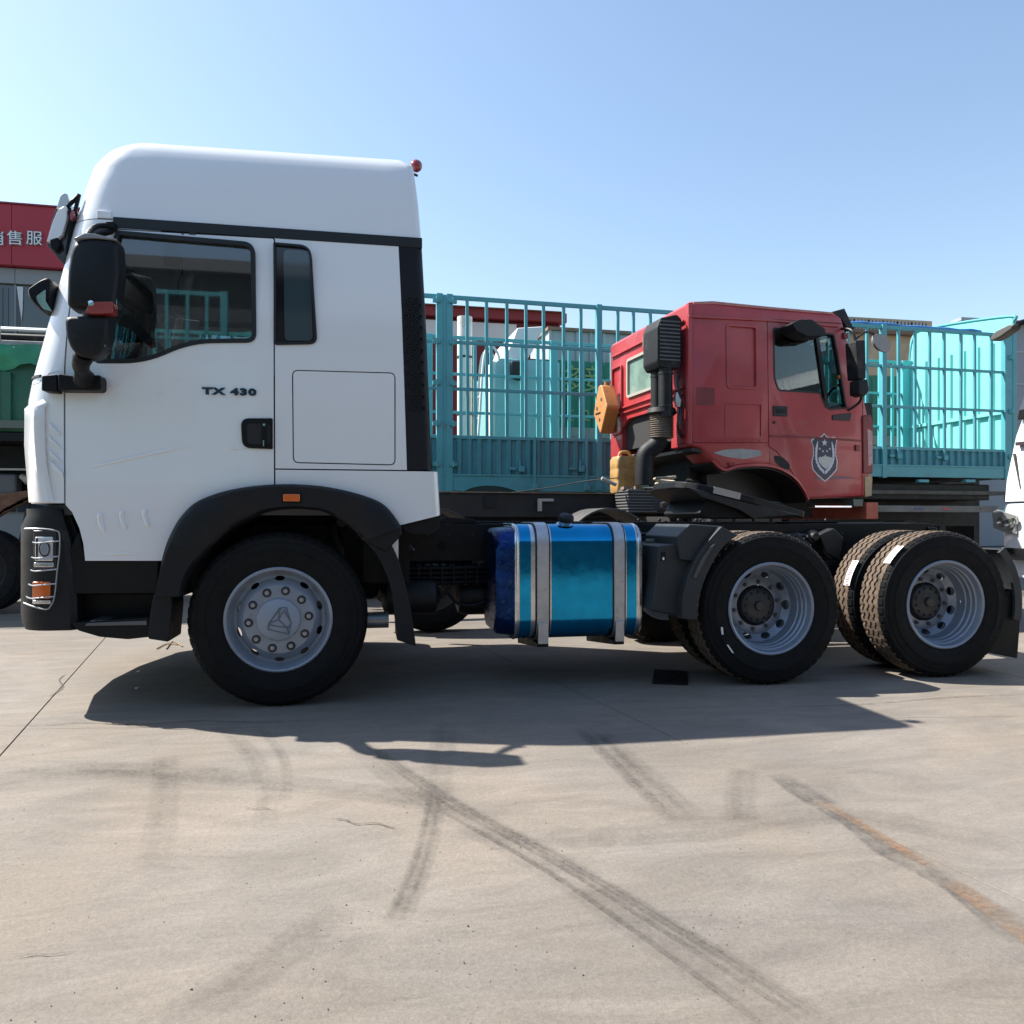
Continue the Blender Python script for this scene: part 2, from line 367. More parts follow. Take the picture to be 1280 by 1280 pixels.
ribbon('crack', [(415, 1024), (432, 1026), (445, 1031), (470, 1030), (488, 1035), (505, 1037)], .009, M_CRACK, nz())
ribbon('crack', [(305, 1010), (318, 1012), (330, 1011), (345, 1014)], .006, M_CRACK, nz())
ribbon('crack', [(20, 1198), (45, 1194), (60, 1195), (95, 1191)], .005, M_CRACK, nz())
ribbon('crack', [(60, 872), (78, 860), (74, 850), (84, 842)], .014, M_CRACK, nz())
ribbon('crack', [(980, 885), (1090, 880), (1190, 872), (1290, 868)], .012, M_CRACK, nz())
# grit and crumbs too small and many to count
gm = MB(); rg = random.Random(11)
for k in range(260):
    px, py = (rg.gauss(560, 110), rg.gauss(1150, 70)) if k < 60 else ((rg.gauss(890, 25), rg.gauss(1170, 15)) if k < 85 else (rg.uniform(0, 1280), rg.uniform(870, 1279)))
    if py > 1300 or py < 800: continue
    x, y = ground_at(px, py); s = rg.uniform(.0008, .003) * (1.6 if rg.random() < .05 else 1)
    Mx = Matrix.Translation((x, y, s * .4)) @ Matrix.Rotation(rg.uniform(0, 6), 4, 'Z') @ Matrix.Rotation(rg.uniform(0, 1), 4, 'X')
    gm.add([(s, 0, 0), (-s * .8, s * .7, 0), (-s * .6, -s, .1 * s), (0, 0, s * .8), (.1 * s, 0, -s * .6)], [(0, 1, 3), (1, 2, 3), (2, 0, 3), (1, 0, 4), (2, 1, 4), (0, 2, 4)], Mx)
gr_o = obj('grit', gm, mat('grit', (.16, .14, .12), .9, var=.5, vscale=40), ground, kind='stuff')

for i, (px, py, sz) in enumerate(((173, 840, .011), (171, 861, .010))):
    x, y = ground_at(px, py); pr0 = rounded([(-sz, -sz * .8), (sz, -sz), (sz * .8, sz), (-sz * .9, sz * .7)], sz * .3, 2)
    t_ = obj('paper_scrap', MB().prism(pr0, 0, .006, 'z'), M_PAPER, loc=(x, y, .002)); t_.rotation_euler = (R(4), R(-3), i * .8)
    tag(t_, ('farther from the camera' if i == 0 else 'nearer the camera') + ' of two tiny white scraps in the cab shadow', 'scrap', 'white scraps in the cab shadow')
for lab_, pts in zip(('left one of two dry twigs on the concrete below the cab step', 'right one of two dry twigs on the concrete below the cab step'), ([(196, 812), (208, 806), (222, 807)], [(208, 812), (216, 803), (228, 809)])):
    P = [(*ground_at(a, b), .008) for a, b in pts]
    tag(obj('dry_twig', MB().tube(smooth_path(P, 4), .005, 6), mat('dry_straw', (.20, .13, .07), .8), angle=60), lab_, 'twig', 'twigs by the front wheel')
# ------------------------------------------------------------------ the white tractor truck (x runs to its rear, y to its far side)
truck = thing('tractor_truck', 'white sleeper-cab tractor truck with bare chassis and shiny blue fuel tank', 'truck')
YC = 1.25
front_px = [(43, 640), (40, 600), (36.5, 560), (37, 512), (43, 482), (50, 455), (58, 425), (70, 378), (82, 330), (91, 290), (100, 255), (109, 230), (122, 210), (140, 195), (160, 187), (200, 183)]
FT = sorted([W0.at(a, b, .2 if b > 240 else .2 + (240 - b) * .004)[::-1] for a, b in front_px])
REAR = sorted([(z, x) for x, z in W0.pts([(540, 586), (533, 400), (528, 302), (524, 250), (519, 205)], .05)])
zseam = W0.at(445, 587.5, .035)[1]; x552 = W0.at(552, 640, .035)[0]; x548 = W0.at(548, 590, .035)[0]
ZT = W0.at(215, 183, .34)[1]; DZ = ZT - 3.386
YS = [(.7, .045), (1.2, .035), (1.9, .03), (2.4, .045), (2.88, .07), (3.05 + DZ, .10), (3.2 + DZ, .13), (3.29 + DZ, .165), (3.345 + DZ, .21), (3.375 + DZ, .29), (3.385 + DZ, .45)]
def ys(z): return interp(z, YS)
def cab_ring(z, inset=0.):
    xf = interp(z, FT) - .03 + inset; y0 = ys(z) + inset
    if z < zseam: xr = x548 + (x552 - x548) * (zseam - z) / (zseam - 1.1)
    else: xr = interp(z, REAR)
    if z > 3.3 + DZ: xr -= (z - 3.3 - DZ) * 1.2
    xr -= inset
    Rf = .25; rr = .05; hw = YC - y0; P = []
    for k in range(5):
        a = math.pi / 2 * k / 4; P.append((xr - rr + rr * math.cos(a), y0 + rr - rr * math.sin(a)))
    for k in range(1, 12):
        t = k / 12; P.append((xr - rr + (xf + Rf - xr + rr) * t, y0))
    for k in range(11):
        a = math.pi / 2 * k / 10; P.append((xf + Rf - Rf * math.sin(a) * 1.0, y0 + Rf - Rf * math.cos(a)))
    yb = y0 + Rf
    for k in range(1, 6):
        y = yb + (YC - yb) * k / 6; q = (y - yb) / (YC - yb); P.append((xf - .13 * (1 - (1 - q) ** 2), y))
    P.append((xf - .13, YC))
    P += [(x, 2 * YC - y) for x, y in reversed(P[:-1])]
    return [(x, y, z + .02 * (x + .2) * max(0, min(1, (z - 2.9) / .35))) for x, y in P]
zl = [.78, .9, 1.0, 1.1, 1.2, 1.3, zseam - .004, zseam + .004] + [zseam + .1 * k for k in range(1, 14)] + [2.86, 2.92, 2.98, 3.05] + [z + DZ for z in (3.05, 3.11, 3.16, 3.2, 3.24, 3.27, 3.3, 3.325, 3.345, 3.362, 3.375, 3.382, 3.386)]
shell = MB().loft([cab_ring(z) for z in zl]).mesh('cab_shell')
zi = [.70, .9, 1.1, 1.3, 1.6, 1.9, 2.2, 2.5, 2.8, 3.0, 3.1, 3.2 + DZ, 3.26 + DZ]
core = MB().loft([cab_ring(z, .04) for z in zi])
shell = cut(shell, core)
def cutter(px, Y=.035, y0=-.6, y1=.5, r=0, n=5):
    P = W0.pts(px, Y)
    if r: P = rounded(P, r, n)
    return MB().prism(P, y0, y1)
arch_out = [(194, 745), (197, 729), (205, 692), (214, 668), (228, 645), (250, 626), (292, 612), (343, 606), (391, 607), (433, 614), (470, 626), (487, 639), (501, 659)]
arch_in = [(229, 745), (232, 726), (240, 712), (256, 692), (274, 674), (292, 659), (329, 641), (362, 636), (388, 637), (408, 641), (433, 656), (447, 667), (456, 676)]
AO = smooth_path([(*p, ) for p in W0.pts(arch_out, .0)], 4); AI = smooth_path(W0.pts(arch_in, .0), 4)
AMID = [((a[0] * .6 + b[0] * .4), (a[1] * .6 + b[1] * .4)) for a, b in zip(AO, AI)]
# everything under the flare, under the sill and under the front panel is cut away
low = AMID + [(AMID[-1][0] + .02, .3), (AMID[0][0], .3)]
shell = cut(shell, MB().prism(low, -1, 4))
tail = W0.pts([(498, 657), (553, 643.5), (600, 643), (600, 820), (498, 820)], .035)
shell = cut(shell, MB().prism(tail, -1, 4))
nose = W0.pts([(-60, 629), (80, 629), (90, 640), (99, 660), (104, 680), (106, 701), (215, 701), (215, 860), (-60, 860)], .035)
shell = cut(shell, MB().prism(nose, -1, 4))
# glazing openings on both sides and the windscreen
win_px = [(146, 289), (319, 304), (321, 429), (240, 430), (182, 455), (119, 455), (126, 400), (134, 330)]
win_r = [.02, .07, .06, .12, .12, .03, .05, .05]
WP = rounded(W0.pts(win_px, .05), win_r, 6)
q_px = [(342, 304), (389, 308), (397, 431), (343, 432)]
QP = rounded(W0.pts(q_px, .05), [.01, .07, .05, .02], 6)
shell = cut(shell, MB().prism(WP, -.5, .5)); shell = cut(shell, MB().prism(WP, 2.0, 3.2))
shell = cut(shell, MB().prism(QP, -.5, .5))
ws = rounded([(.24, 1.93), (2.26, 1.93), (2.18, 2.80), (.32, 2.80)], .08)
shell = cut(shell, MB().prism(ws, -2.4, -.98, 'x'))
rw = rounded([(.55, 2.1), (1.95, 2.1), (1.95, 2.62), (.55, 2.62)], .06)
shell = cut(shell, MB().prism(rw, .5, 1.3, 'x'))
zstrip = W0.at(334, 286, .06)[1]
roof = cut(shell, MB().box(-4, 4, -2, 5, zstrip, 6), 'INTERSECT')
body = cut(shell, MB().box(-4, 4, -2, 5, -1, zstrip - .006), 'INTERSECT')
# door, locker, deflector strip and lower panel come out of the same shell; the cut lines are real gaps
door_px = [(82, 640), (82, 458), (85, 393), (97, 303), (108, 288), (125, 283.5), (341.3, 296), (342.6, 640), (200, 760), (100, 760)]
DP = rounded(W0.pts(door_px, .035), [0, .03, .1, .1, .05, .05, .01, 0, 0, 0], 4)
def grow(P, d):
    c = Vector((sum(p[0] for p in P) / len(P), sum(p[1] for p in P) / len(P))); out = []
    n = len(P)
    for i in range(n):
        a, b, q = Vector(P[i - 1]), Vector(P[(i + 1) % n]), Vector(P[i]); t = (b - a)
        if t.length < 1e-6: out.append(tuple(q)); continue
        t.normalize(); nn = Vector((t.y, -t.x))
        if nn.dot(q - c) < 0: nn = -nn
        out.append(tuple(q + nn * d))
    return out
door = cut(body, MB().prism(DP, -.6, .45), 'INTERSECT'); body = cut(body, MB().prism(grow(DP, .009), -.6, .45))
LP = rounded(W0.pts([(366.5, 463.5), (493, 467), (493, 580.5), (367.5, 577.5)], .035), .03, 4)
locker = cut(body, MB().prism(LP, -.6, .3), 'INTERSECT'); body = cut(body, MB().prism(grow(LP, .007), -.6, .3))
GP = W0.pts([(498, 290), (700, 290), (700, 587.3), (509, 587.3), (506, 480), (503, 390)], .035)
grille = cut(body, MB().prism(GP, -.6, .45), 'INTERSECT'); body = cut(body, MB().prism(grow(GP, .004), -.6, .45))
LOW = MB().box(W0.at(343.4, 600, .035)[0], 4, -1, .45, .5, zseam - .004)
lower = cut(body, LOW, 'INTERSECT'); body = cut(body, MB().box(W0.at(343.4, 600, .035)[0] - .003, 4, -1, .45, .5, zseam + .004))
CP = W0.pts([(-60, 478), (43, 478), (60, 467), (81, 462.5), (81, 640), (-60, 640)], .035)
corner = cut(body, MB().prism(CP, -.8, .55), 'INTERSECT'); body = cut(body, MB().prism(grow(CP, .005), -.8, .55))
for me in (roof, body, door, locker, grille, lower, corner):
    finish(me, 28)
    me.materials.clear()
b_o = obj('cab_body', body, M_WHITE, truck); roof_o = obj('roof', roof, M_WHITE, truck); door_o = obj('door', door, M_WHITE, truck)
obj('locker_door', locker, M_WHITE, truck); gr_part = obj('side_deflector', grille, M_GREYP, truck); obj('lower_panel', lower, M_WHITE, truck)
corner_o = obj('corner_panel', corner, M_WHITE, truck)
# inner lining so that the gaps look into dark trim
obj('cab_lining', MB().loft([cab_ring(z, .043) for z in (zseam + .02, 1.7, 1.86)]), M_INTERIOR, truck)
obj('floor_pan', MB().box(-1.3, .86, .1, 2.4, 1.16, 1.22), M_INTERIOR, truck)
# black roof strip, set 6 mm proud
xs0 = W0.at(140, 272, .05)[0]; xs1 = W0.at(528, 300, .05)[0]
for yy in (0, 1):
    st = MB(); y = ys(zstrip) - .008
    a, b_ = (y, y + .05) if not yy else (2 * YC - y - .05, 2 * YC - y)
    st.box(xs0, xs1, a, b_, zstrip - .052, zstrip + .012); obj('roof_strip', st, M_SEAL, truck, bevel=.004)
obj('roof_strip_end', MB().box(xs0 - .09, xs0 - .008, ys(2.88) - .003, .14, zstrip + .0, zstrip + .045), M_WHITE, truck, bevel=.006)
# door glass, seal, handle, embossed lines
def band(P, w):  # frame between a rounded outline and its inset
    return P + [P[0]], grow(P, -w) + [grow(P, -w)[0]]
A, B = band(WP, .026); obj('window_seal', MB().strip(A, B, .032, .075), M_SEAL, door_o)
obj('window', MB().prism(grow(WP, -.012), .062, .066), M_GLASS, door_o)
zdiv = [W0.at(p[0], p[1], .06) for p in ((147, 300), (150, 330), (152, 380), (153, 452))]
obj('window_far', MB().prism(grow(WP, .01), 2 * YC - .075, 2 * YC - .071), M_GLASS, truck)
A, B = band(WP, .03); obj('window_seal', MB().strip(A, B, 2 * YC - .09, 2 * YC - .05), M_SEAL, truck)
qw = obj('quarter_window', MB().prism(grow(QP, -.004), .052, .062), mat('frit_black', (.006, .007, .009), .08, coat=.5), truck)
QG = rounded(W0.pts([(354.5, 312), (388, 314), (391, 426), (356, 426)], .05), .03, 5)
obj('pane', MB().prism(QG, .044, .0515), mat('quarter_glass', (.035, .06, .07), .04, coat=1.), qw)
A, B = band(QP, .014); obj('window_seal', MB().strip(A, B, .030, .07), M_SEAL, qw)
obj('windscreen', MB().loft([[(x + .012, y, z) for x, y, z in cab_ring(z)[20:46]] for z in (1.9, 2.2, 2.5, 2.83)], cap=False, closed=False), M_GLASS, truck)
HP = rounded(W0.pts([(301, 523), (341, 523), (341, 561.5), (303, 560)], .03), [.05, .008, .008, .05], 5)
h_o = obj('handle', MB().prism(HP, .018, .07), M_BLACKP, door_o, bevel=.006)
h2 = rounded(W0.pts([(309, 530), (338, 530), (338, 556), (310, 555)], .03), .02)
obj('handle_recess', MB().prism(h2, .0165, .03), mat('recess_black', (.008, .008, .009), .6), h_o)
obj('grip', MB().prism(rounded(W0.pts([(326.5, 528), (334, 528), (334, 557), (327, 557)], .02), .01), .004, .02), M_BLACKP, h_o, bevel=.005)
kx, kz = W0.at(330, 531, .0); obj('lock', MB().lathe([(0, -.006), (.008, -.006), (.010, 0), (.010, .01)], 16, kx, .004, kz), M_CHROME, h_o)
obj('grip_inlay', MB().box(*[W0.at(328.7, 0, 0)[0], W0.at(330, 0, 0)[0]], .002, .008, W0.at(0, 552, 0)[1], W0.at(0, 544, 0)[1]), M_ALU, h_o)
def crease(px, r, name='pressed_line', w=None, n=4):
    P = [(x, ys(z) + r * .30, z) for x, z in smooth_path(W0.pts(px, .035), n)]
    rr = [r * (.15 + .85 * min(1, min(i, len(P) - 1 - i) / 4)) for i in range(len(P))]
    # keep the tip buried by the thinner radius
    P = [(x, y + (r - q) * .4, z) for (x, y, z), q in zip(P, rr)]
    obj(name, MB().tube(P, rr, 8), M_WHITE, door_o, angle=60)
crease([(85, 591), (130, 580), (200, 565), (282, 549.5)], .010)
crease([(284, 550), (288, 557), (296, 561), (340, 562.5)], .008)
for dx in (0, 27.5, 56): crease([(126 + dx + 6, 640 - dx * .07 - 0), (126 + dx - 1, 643 - dx * .09), (125 + dx, 652 - dx * .1), (128 + dx, 661 - dx * .1), (131 + dx, 667 - dx * .08)], .016)
crease([(112, 692), (150, 692), (196, 691)], .010)
# small marks over the window
for px, w in ((228, 1.2), (240, 4.2), (252, 1.2)):
    x0, z0 = W0.at(px - w, 292.6, .06); x1, z1 = W0.at(px + w, 290.2, .06)
    obj('window_rivet', MB().box(x0, x1, ys(z0) - .003, ys(z0) + .01, z0, z1), M_SEAL, door_o)
# model lettering, chrome, on the door
me = text_mesh('TX 430', .066, .004, bold=.0036, spacing=1.16); x, z = W0.at(287, 490, .03)
for v in me.vertices: v.co = Vector((v.co.x * 1.32, v.co.z, v.co.y * .82))
finish(me); t_o = obj('model_lettering', me, mat('dark_chrome_letters', (.05, .065, .10), .2, .8), door_o, loc=(x, ys(z) - .003, z))
# honeycomb in the deflector strip
hx = MB(); cells = 0
gz0 = W0.at(0, 496, .03)[1]; gz1 = W0.at(0, 343, .03)[1]; row = 0; z = gz0
while z < gz1:
    py = 650 - (z - 1.09) * 190
    xa = W0.at(512 - (z - gz0) * 6.5, 420, .03)[0]; xb = interp(z, REAR) - .035
    k = 0; x = xa + (.021 if row % 2 else 0)
    while x < xb:
        ring = [(x + .0165 * math.cos(R(60 * q + 30)), z + .0165 * math.sin(R(60 * q + 30))) for q in range(6)]
        inn = [(x + .0120 * math.cos(R(60 * q + 30)), z + .0120 * math.sin(R(60 * q + 30))) for q in range(6)]
        hx.strip(ring + ring[:1], inn + inn[:1], ys(z) - .008, ys(z) + .002); x += .042; cells += 1
    z += .036; row += 1
obj('honeycomb_mesh', hx, mat('mesh_black', (.010, .010, .011), .35), gr_part, kind='stuff')
# corner deflector with louvres
vane = rounded(W0.pts([(35.5, 509), (55, 503), (74, 498), (62, 513), (61, 545), (64, 580), (68, 606), (73, 628), (43, 628), (38, 580)], .1), .01)
vn = MB()
prof = W0.pts([(37, 509), (62, 511), (62, 545), (64, 578), (68, 606), (73, 628)], .1)
def vane_ring(z):
    xr = interp(z, sorted([(p[1], p[0]) for p in prof[1:]])); xf = interp(z, FT) - .055
    return [(xr, .028, z), (xr - .01, .020, z), (xr - .05, .018, z), (xf + .13, .05, z), (xf + .06, .12, z), (xf + .015, .24, z), (xf, .42, z), (xf + .05, .42, z), (xf + .1, .25, z), (xf + .16, .14, z), (xr, .10, z)]
zv1 = prof[1][1]; zv0 = prof[-1][1]
vn.loft([vane_ring(zv0 + (zv1 - zv0) * k / 8) for k in range(9)] + [[(x + .055, max(y, .06), zv1 + .055) for x, y, z in vane_ring(zv1)]])
obj('deflector_vane', vn, M_WHITE, corner_o, angle=50)
for k, py in enumerate((528, 545, 562)):
    x0, z0 = W0.at(62, py, .03); x1, z1 = W0.at(75, py + 14, .03)
    obj('louvre', MB().prism([(x0, z0), (x1, z1 - .0), (x1 + .005, z1 - .012), (x0, z0 - .03)], .018, .06), M_WHITE, corner_o, bevel=.003)
x0, z0 = W0.at(63.5, 575, .03); x1, z1 = W0.at(80, 592, .03)
obj('louvre', MB().prism([(x0, z0), (x1, z1), (x1 + .0, z1 - .02), (x0 + .01, z0 - .05)], .014, .05), M_WHITE, corner_o, bevel=.003)
obj('windscreen_cowl', MB().loft([[(x, y, z) for x, y, z in cab_ring(z, -.006)[20:32]] + [(x, y, z) for x, y, z in reversed(cab_ring(z, .03)[20:32])] for z in (W0.at(60, 476, .2)[1], W0.at(60, 473, .2)[1])]), M_SEAL, truck)
# wheel flare
fl = MB(); n = len(AO)
rings = []
for (a, b) in zip(AO, AI):
    d = Vector((b[0] - a[0], b[1] - a[1])); a_ = Vector(a)
    q = lambda t, y: (a_.x + d.x * t, y, a_.y + d.y * t)
    rings.append([q(0, .05), q(-.02, .0), q(.03, -.028), q(.12, -.045), q(.9, -.035), q(1.0, -.012), q(1.0, .30), q(.93, .30), q(.9, .03), q(.15, .03)])
fl.loft(rings); fl_o = obj('wheel_flare', fl, M_GREYP, truck, angle=45)
x0, z1 = W0.at(354, 617.5, -.05); x1, z0 = W0.at(375, 627, -.05)
ml = obj('marker_lamp', MB().box(x0, x1, -.062, -.03, z0, z1), M_AMBER, fl_o, bevel=.006)
obj('lamp_bezel', MB().box(x0 - .006, x1 + .006, -.05, -.03, z0 - .006, z1 + .006), M_BLACKP, fl_o, bevel=.003)
# rear part of flare end and the mud flap behind the front wheel
fo = smooth_path(W0.pts([(481, 667), (495, 692), (504, 720), (511, 750), (517, 785), (520, 808)], .0), 4); fi = smooth_path(W0.pts([(446, 668), (468, 690), (482, 716), (491, 745), (495, 778), (496, 800)], .0), 4)
obj('mud_flap', MB().strip(fo, fi, -.01, .30), M_GREYP, truck, bevel=.008)
obj('flare_end', MB().prism(W0.pts([(501, 657), (503, 668), (482, 690), (450, 674), (462, 660)], .0), -.02, .30), M_GREYP, truck, bevel=.012)
fob = W0.pts([(500, 657), (552, 643), (549, 662), (540, 668), (516, 668), (505, 664)], .06)
obj('cab_underside', MB().prism(fob, .06, 2.4), M_BLACKP, truck, bevel=.006)
# front step and sill
obj('sill', MB().prism(W0.pts([(100, 664), (108, 700), (200, 700), (198, 742), (90, 742), (86, 690)], .08), .06, .4), M_BLACKP, truck, bevel=.01)
obj('step_back', MB().prism(W0.pts([(92, 741), (196, 741), (192, 775), (98, 780)], .22), .2, .45), M_BLACKP, truck, bevel=.01)
stp = MB(); sp_ = W0.pts([(90, 779), (100, 778), (186, 772), (188, 796), (160, 799), (125, 796), (98, 788)], .0)
step_o = obj('step', MB().prism(rounded(sp_, .01), -.005, .3), M_BLACKP, truck, bevel=.008)
sx0, sz = W0.at(110, 778, .0); sx1, _ = W0.at(184, 778, .0)
obj('step_tread', MB().prism(W0.pts([(107, 782), (110, 778.5), (184, 775.5), (184, 781)], .0), -.012, .001), mat('worn_tread', (.12, .13, .15), .4, .6), step_o, bevel=.002)
for k in range(8):
    x = sx0 + (sx1 - sx0) * (k + .7) / 8.6; z = W0.at(110 + 74 * (k + .7) / 8.6, 777, 0)[1]
    obj('tread_bar', MB().box(x - .014, x + .014, .0, .24, z - .004, z + .006), mat('worn_tread', (.12, .13, .15), .4, .6), step_o)
obj('step_post', MB().prism(rounded(W0.pts([(193, 742), (214, 740), (216, 755), (212, 802), (186, 798), (188, 770)], .0), .012), -.02, .28), M_GREYP, truck, bevel=.012)
# bumper end with lamps and a wire guard
def bump_ring(z):
    t = (z - .46) / .74
    xf = W0.at(36, 700, .25)[0] + (.03 if t > .9 else 0) + (.035 * max(0, (.12 - t) / .12)) - .03
    xr = interp(z, sorted([(b, a) for a, b in W0.pts([(74, 634), (80, 655), (89, 685), (93, 720), (96, 786)], .05)]))
    y0 = .04 + (.03 if t < .04 else 0); Rf = .22; P = []
    P += [(xr, y0 + .03), (xr - .03, y0)]
    for k in range(9):
        a = math.pi / 2 * k / 8; P.append((xf + Rf - Rf * math.sin(a), y0 + Rf - Rf * math.cos(a)))
    P += [(xf - .06, .5), (xf - .12, .75), (xf - .16, YC)]
    P += [(x, 2 * YC - y) for x, y in reversed(P[:-1])]
    return [(x, y, z) for x, y in P]
zb0 = W0.at(40, 786, .15)[1]; zb1 = W0.at(40, 636, .15)[1]
bump = obj('bumper', MB().loft([bump_ring(zb0 + (zb1 - zb0) * t) for t in (0, .02, .06, .12, .3, .5, .7, .85, .95, 1)]), M_GREYP, truck, angle=40, bevel=0)
def on_bumper(px, py, Y): x, z = W0.at(px, py, Y); return x, z
def corner_pt(px, py, off=0.):
    """Where this sight line first meets the rounded bumper corner, pushed out by off."""
    for k in range(1, 900):
        Y = .041 + .6 * k / 900; x, z = W0.at(px, py, Y); R0 = bump_ring(z); xf = R0[10][0]; Rf = .22; y0 = R0[1][1]
        if Y < y0: continue
        if Y < y0 + Rf:
            h = y0 + Rf - Y; xl = xf + Rf - math.sqrt(max(0, Rf * Rf - h * h))
        else: xl = xf
        if x >= xl:
            nx, ny = (x - xf - Rf, Y - y0 - Rf) if x < xf + Rf else (0, -1); l = math.hypot(nx, ny) or 1
            return (x + nx / l * off, Y + ny / l * off, z)
    return (x, Y, z)
def patch(pxs, o0, o1, name, m, parent, bevel=.004):
    A = [corner_pt(a, b, o1) for a, b in pxs]; B = [corner_pt(a, b, o0) for a, b in pxs]; n = len(A)
    return obj(name, MB().add(A + B, [tuple(range(n)), tuple(range(2 * n - 1, n - 1, -1))] + [(i, i + n, (i + 1) % n + n, (i + 1) % n) for i in range(n)]), m, parent, bevel=bevel)
def grid_patch(x0, x1, y0, y1, off, name, m, parent, nx=6, back=-.03):
    V = []; f = []
    for j in (0, 1):
        for i in range(nx + 1):
            V.append(corner_pt(x0 + (x1 - x0) * i / nx, (y0, y1)[j], off))
    for j in (0, 1):
        for i in range(nx + 1):
            V.append(corner_pt(x0 + (x1 - x0) * i / nx, (y0, y1)[j], back))
    k = nx + 1
    for i in range(nx):
        f += [(i, i + 1, k + i + 1, k + i), (2 * k + i, 3 * k + i, 3 * k + i + 1, 2 * k + i + 1), (i, 2 * k + i, 2 * k + i + 1, i + 1), (k + i, k + i + 1, 3 * k + i + 1, 3 * k + i)]
    f += [(0, k, 3 * k, 2 * k), (nx, 2 * k + nx, 3 * k + nx, k + nx)]
    return obj(name, MB().add(V, f), m, parent, bevel=.005)
grid_patch(42, 70, 663, 712, .006, 'lamp_surround', M_LAMPDARK, bump)
hl = grid_patch(46, 67, 671, 701, .016, 'headlamp', M_LENS, bump)
patch([(58 + 6.5 * math.cos(t * math.pi / 8), 686 + 10 * math.sin(t * math.pi / 8)) for t in range(16)], .0, .024, 'projector_ring', M_LAMPDARK, hl, .002)
patch([(58.5 + 4.6 * math.cos(t * math.pi / 8), 686 + 7.6 * math.sin(t * math.pi / 8)) for t in range(16)], .0, .030, 'projector_lens', mat('projector_glass', (.5, .55, .62), .05, .5, coat=1.), hl, .002)
grid_patch(47, 50, 672, 700, .020, 'lamp_divider', M_LAMPDARK, hl, nx=2)
grid_patch(44, 68, 703, 709, .012, 'lamp_trim', M_ALU, bump)
grid_patch(43, 64, 727, 748, .016, 'indicator', M_AMBER, bump)
grid_patch(42, 64, 750, 755, .010, 'lamp_trim', M_ALU, bump)
gw = MB()
loop = [corner_pt(a, b, .03) for a, b in smooth_path([(37, 661), (55, 661), (72, 663), (77, 668), (77, 690), (74, 715), (71, 745), (66, 757), (60, 761), (45, 757), (36, 753)], 3)]
gw.tube(loop, .0045, 6)
for py, xe in ((677, 77), (696, 76), (712, 75), (730, 73), (746, 71)):
    L = [corner_pt(a, py - 1 + .10 * (xe - a), .03) for a in (xe, xe - 14, xe - 26)]; e = Vector(L[-1])
    L2 = [tuple(e + Vector((-.05, .06, .005))), tuple(e + Vector((-.085, .14, .015))), tuple(e + Vector((-.07, .24, .03)))]
    gw.tube(smooth_path(L + L2, 4), .0042, 6)
obj('lamp_guard', gw, M_WIRE, bump, angle=60)
obj('bumper_gap', MB().prism(W0.pts([(70, 632), (84, 634), (96, 664), (104, 695), (104, 740), (90, 740)], .12), .12, 2.38), M_BLACKP, truck)
obj('front_closure', MB().box(-1.36, -.72, .3, 2.2, .62, 1.24), M_BLACKP, truck)
# ------------------------------------------------------------------ mirrors, visor, roof lamp
def puffy(px, Y, d, name, m, parent, r=.03, front=.35, far=None):
    """A housing: outline in the side plane, domed towards the viewer and cut flat behind."""
    P = rounded(W0.pts(px, Y), r, 5); n = len(P); c = (sum(p[0] for p in P) / n, sum(p[1] for p in P) / n)
    def sc(k, y): return [(c[0] + (p[0] - c[0]) * k, y, c[1] + (p[1] - c[1]) * k) for p in P]
    return obj(name, MB().loft([sc(.80, Y - d * .5), sc(.93, Y - d * .44), sc(.985, Y - d * .30), sc(1, Y), sc(1, Y + d * .5), sc(.97, Y + d * .52)]), m, parent, angle=50)
mir = puffy([(98, 305), (122, 301), (151, 304), (153, 345), (147, 394), (128, 393), (112, 389), (88, 388), (89, 345), (93, 318)], -.27, .14, 'mirror', M_GREYP, truck, .03)
mx, mz = W0.at(152.5, 345, -.2)
obj('mirror_glass', MB().prism(rounded([(-.31, W0.at(0, 380, -.27)[1]), (-.22, W0.at(0, 380, -.27)[1]), (-.22, W0.at(0, 318, -.27)[1]), (-.31, W0.at(0, 318, -.27)[1])], .03), W0.at(140, 345, -.27)[0], W0.at(149, 345, -.27)[0], 'x'), M_CHROME, mir)
P = W0.pts([(106, 391), (113, 377.5), (141, 377), (141.5, 391), (118, 392.5)], -.355)
obj('indicator', MB().prism(rounded(P, .008), -.36, -.28), M_REDLENS, mir, bevel=.006)
cx_, cz_ = W0.at(114, 379, -.365); obj('indicator_bulb', MB().lathe([(0, -.008), (.014, -.006), (.017, 0), (.017, .01)], 14, cx_, -.365, cz_), M_CHROME, mir)
P = W0.pts([(97, 304), (112, 297), (124, 298), (150, 304), (152, 306), (124, 303)], -.27)
obj('mirror_top', MB().prism(P, -.34, -.20), mat('grey_cap', (.22, .23, .25), .4), mir, bevel=.01)
lo_m = puffy([(85, 398), (139.5, 396.5), (139, 420), (132, 440), (122, 449), (103, 449), (92, 438), (86, 420)], -.27, .13, 'wide_angle_mirror', M_GREYP, truck, .03)
obj('mirror_glass', MB().prism([(-.31, W0.at(0, 430, -.27)[1]), (-.23, W0.at(0, 430, -.27)[1]), (-.23, W0.at(0, 404, -.27)[1]), (-.31, W0.at(0, 404, -.27)[1])], W0.at(128, 420, -.27)[0], W0.at(134.5, 420, -.27)[0], 'x'), M_CHROME, lo_m)
a = W0.at(116, 393, -.27); b2 = W0.at(116, 399, -.27); obj('mirror_link', MB().cyl((a[0], -.27, a[1] + .02), (b2[0], -.27, b2[1] - .02), .05), M_BLACKP, mir)
arm = MB()
p = lambda px, py, Y: (W0.at(px, py, Y)[0], Y, W0.at(px, py, Y)[1])
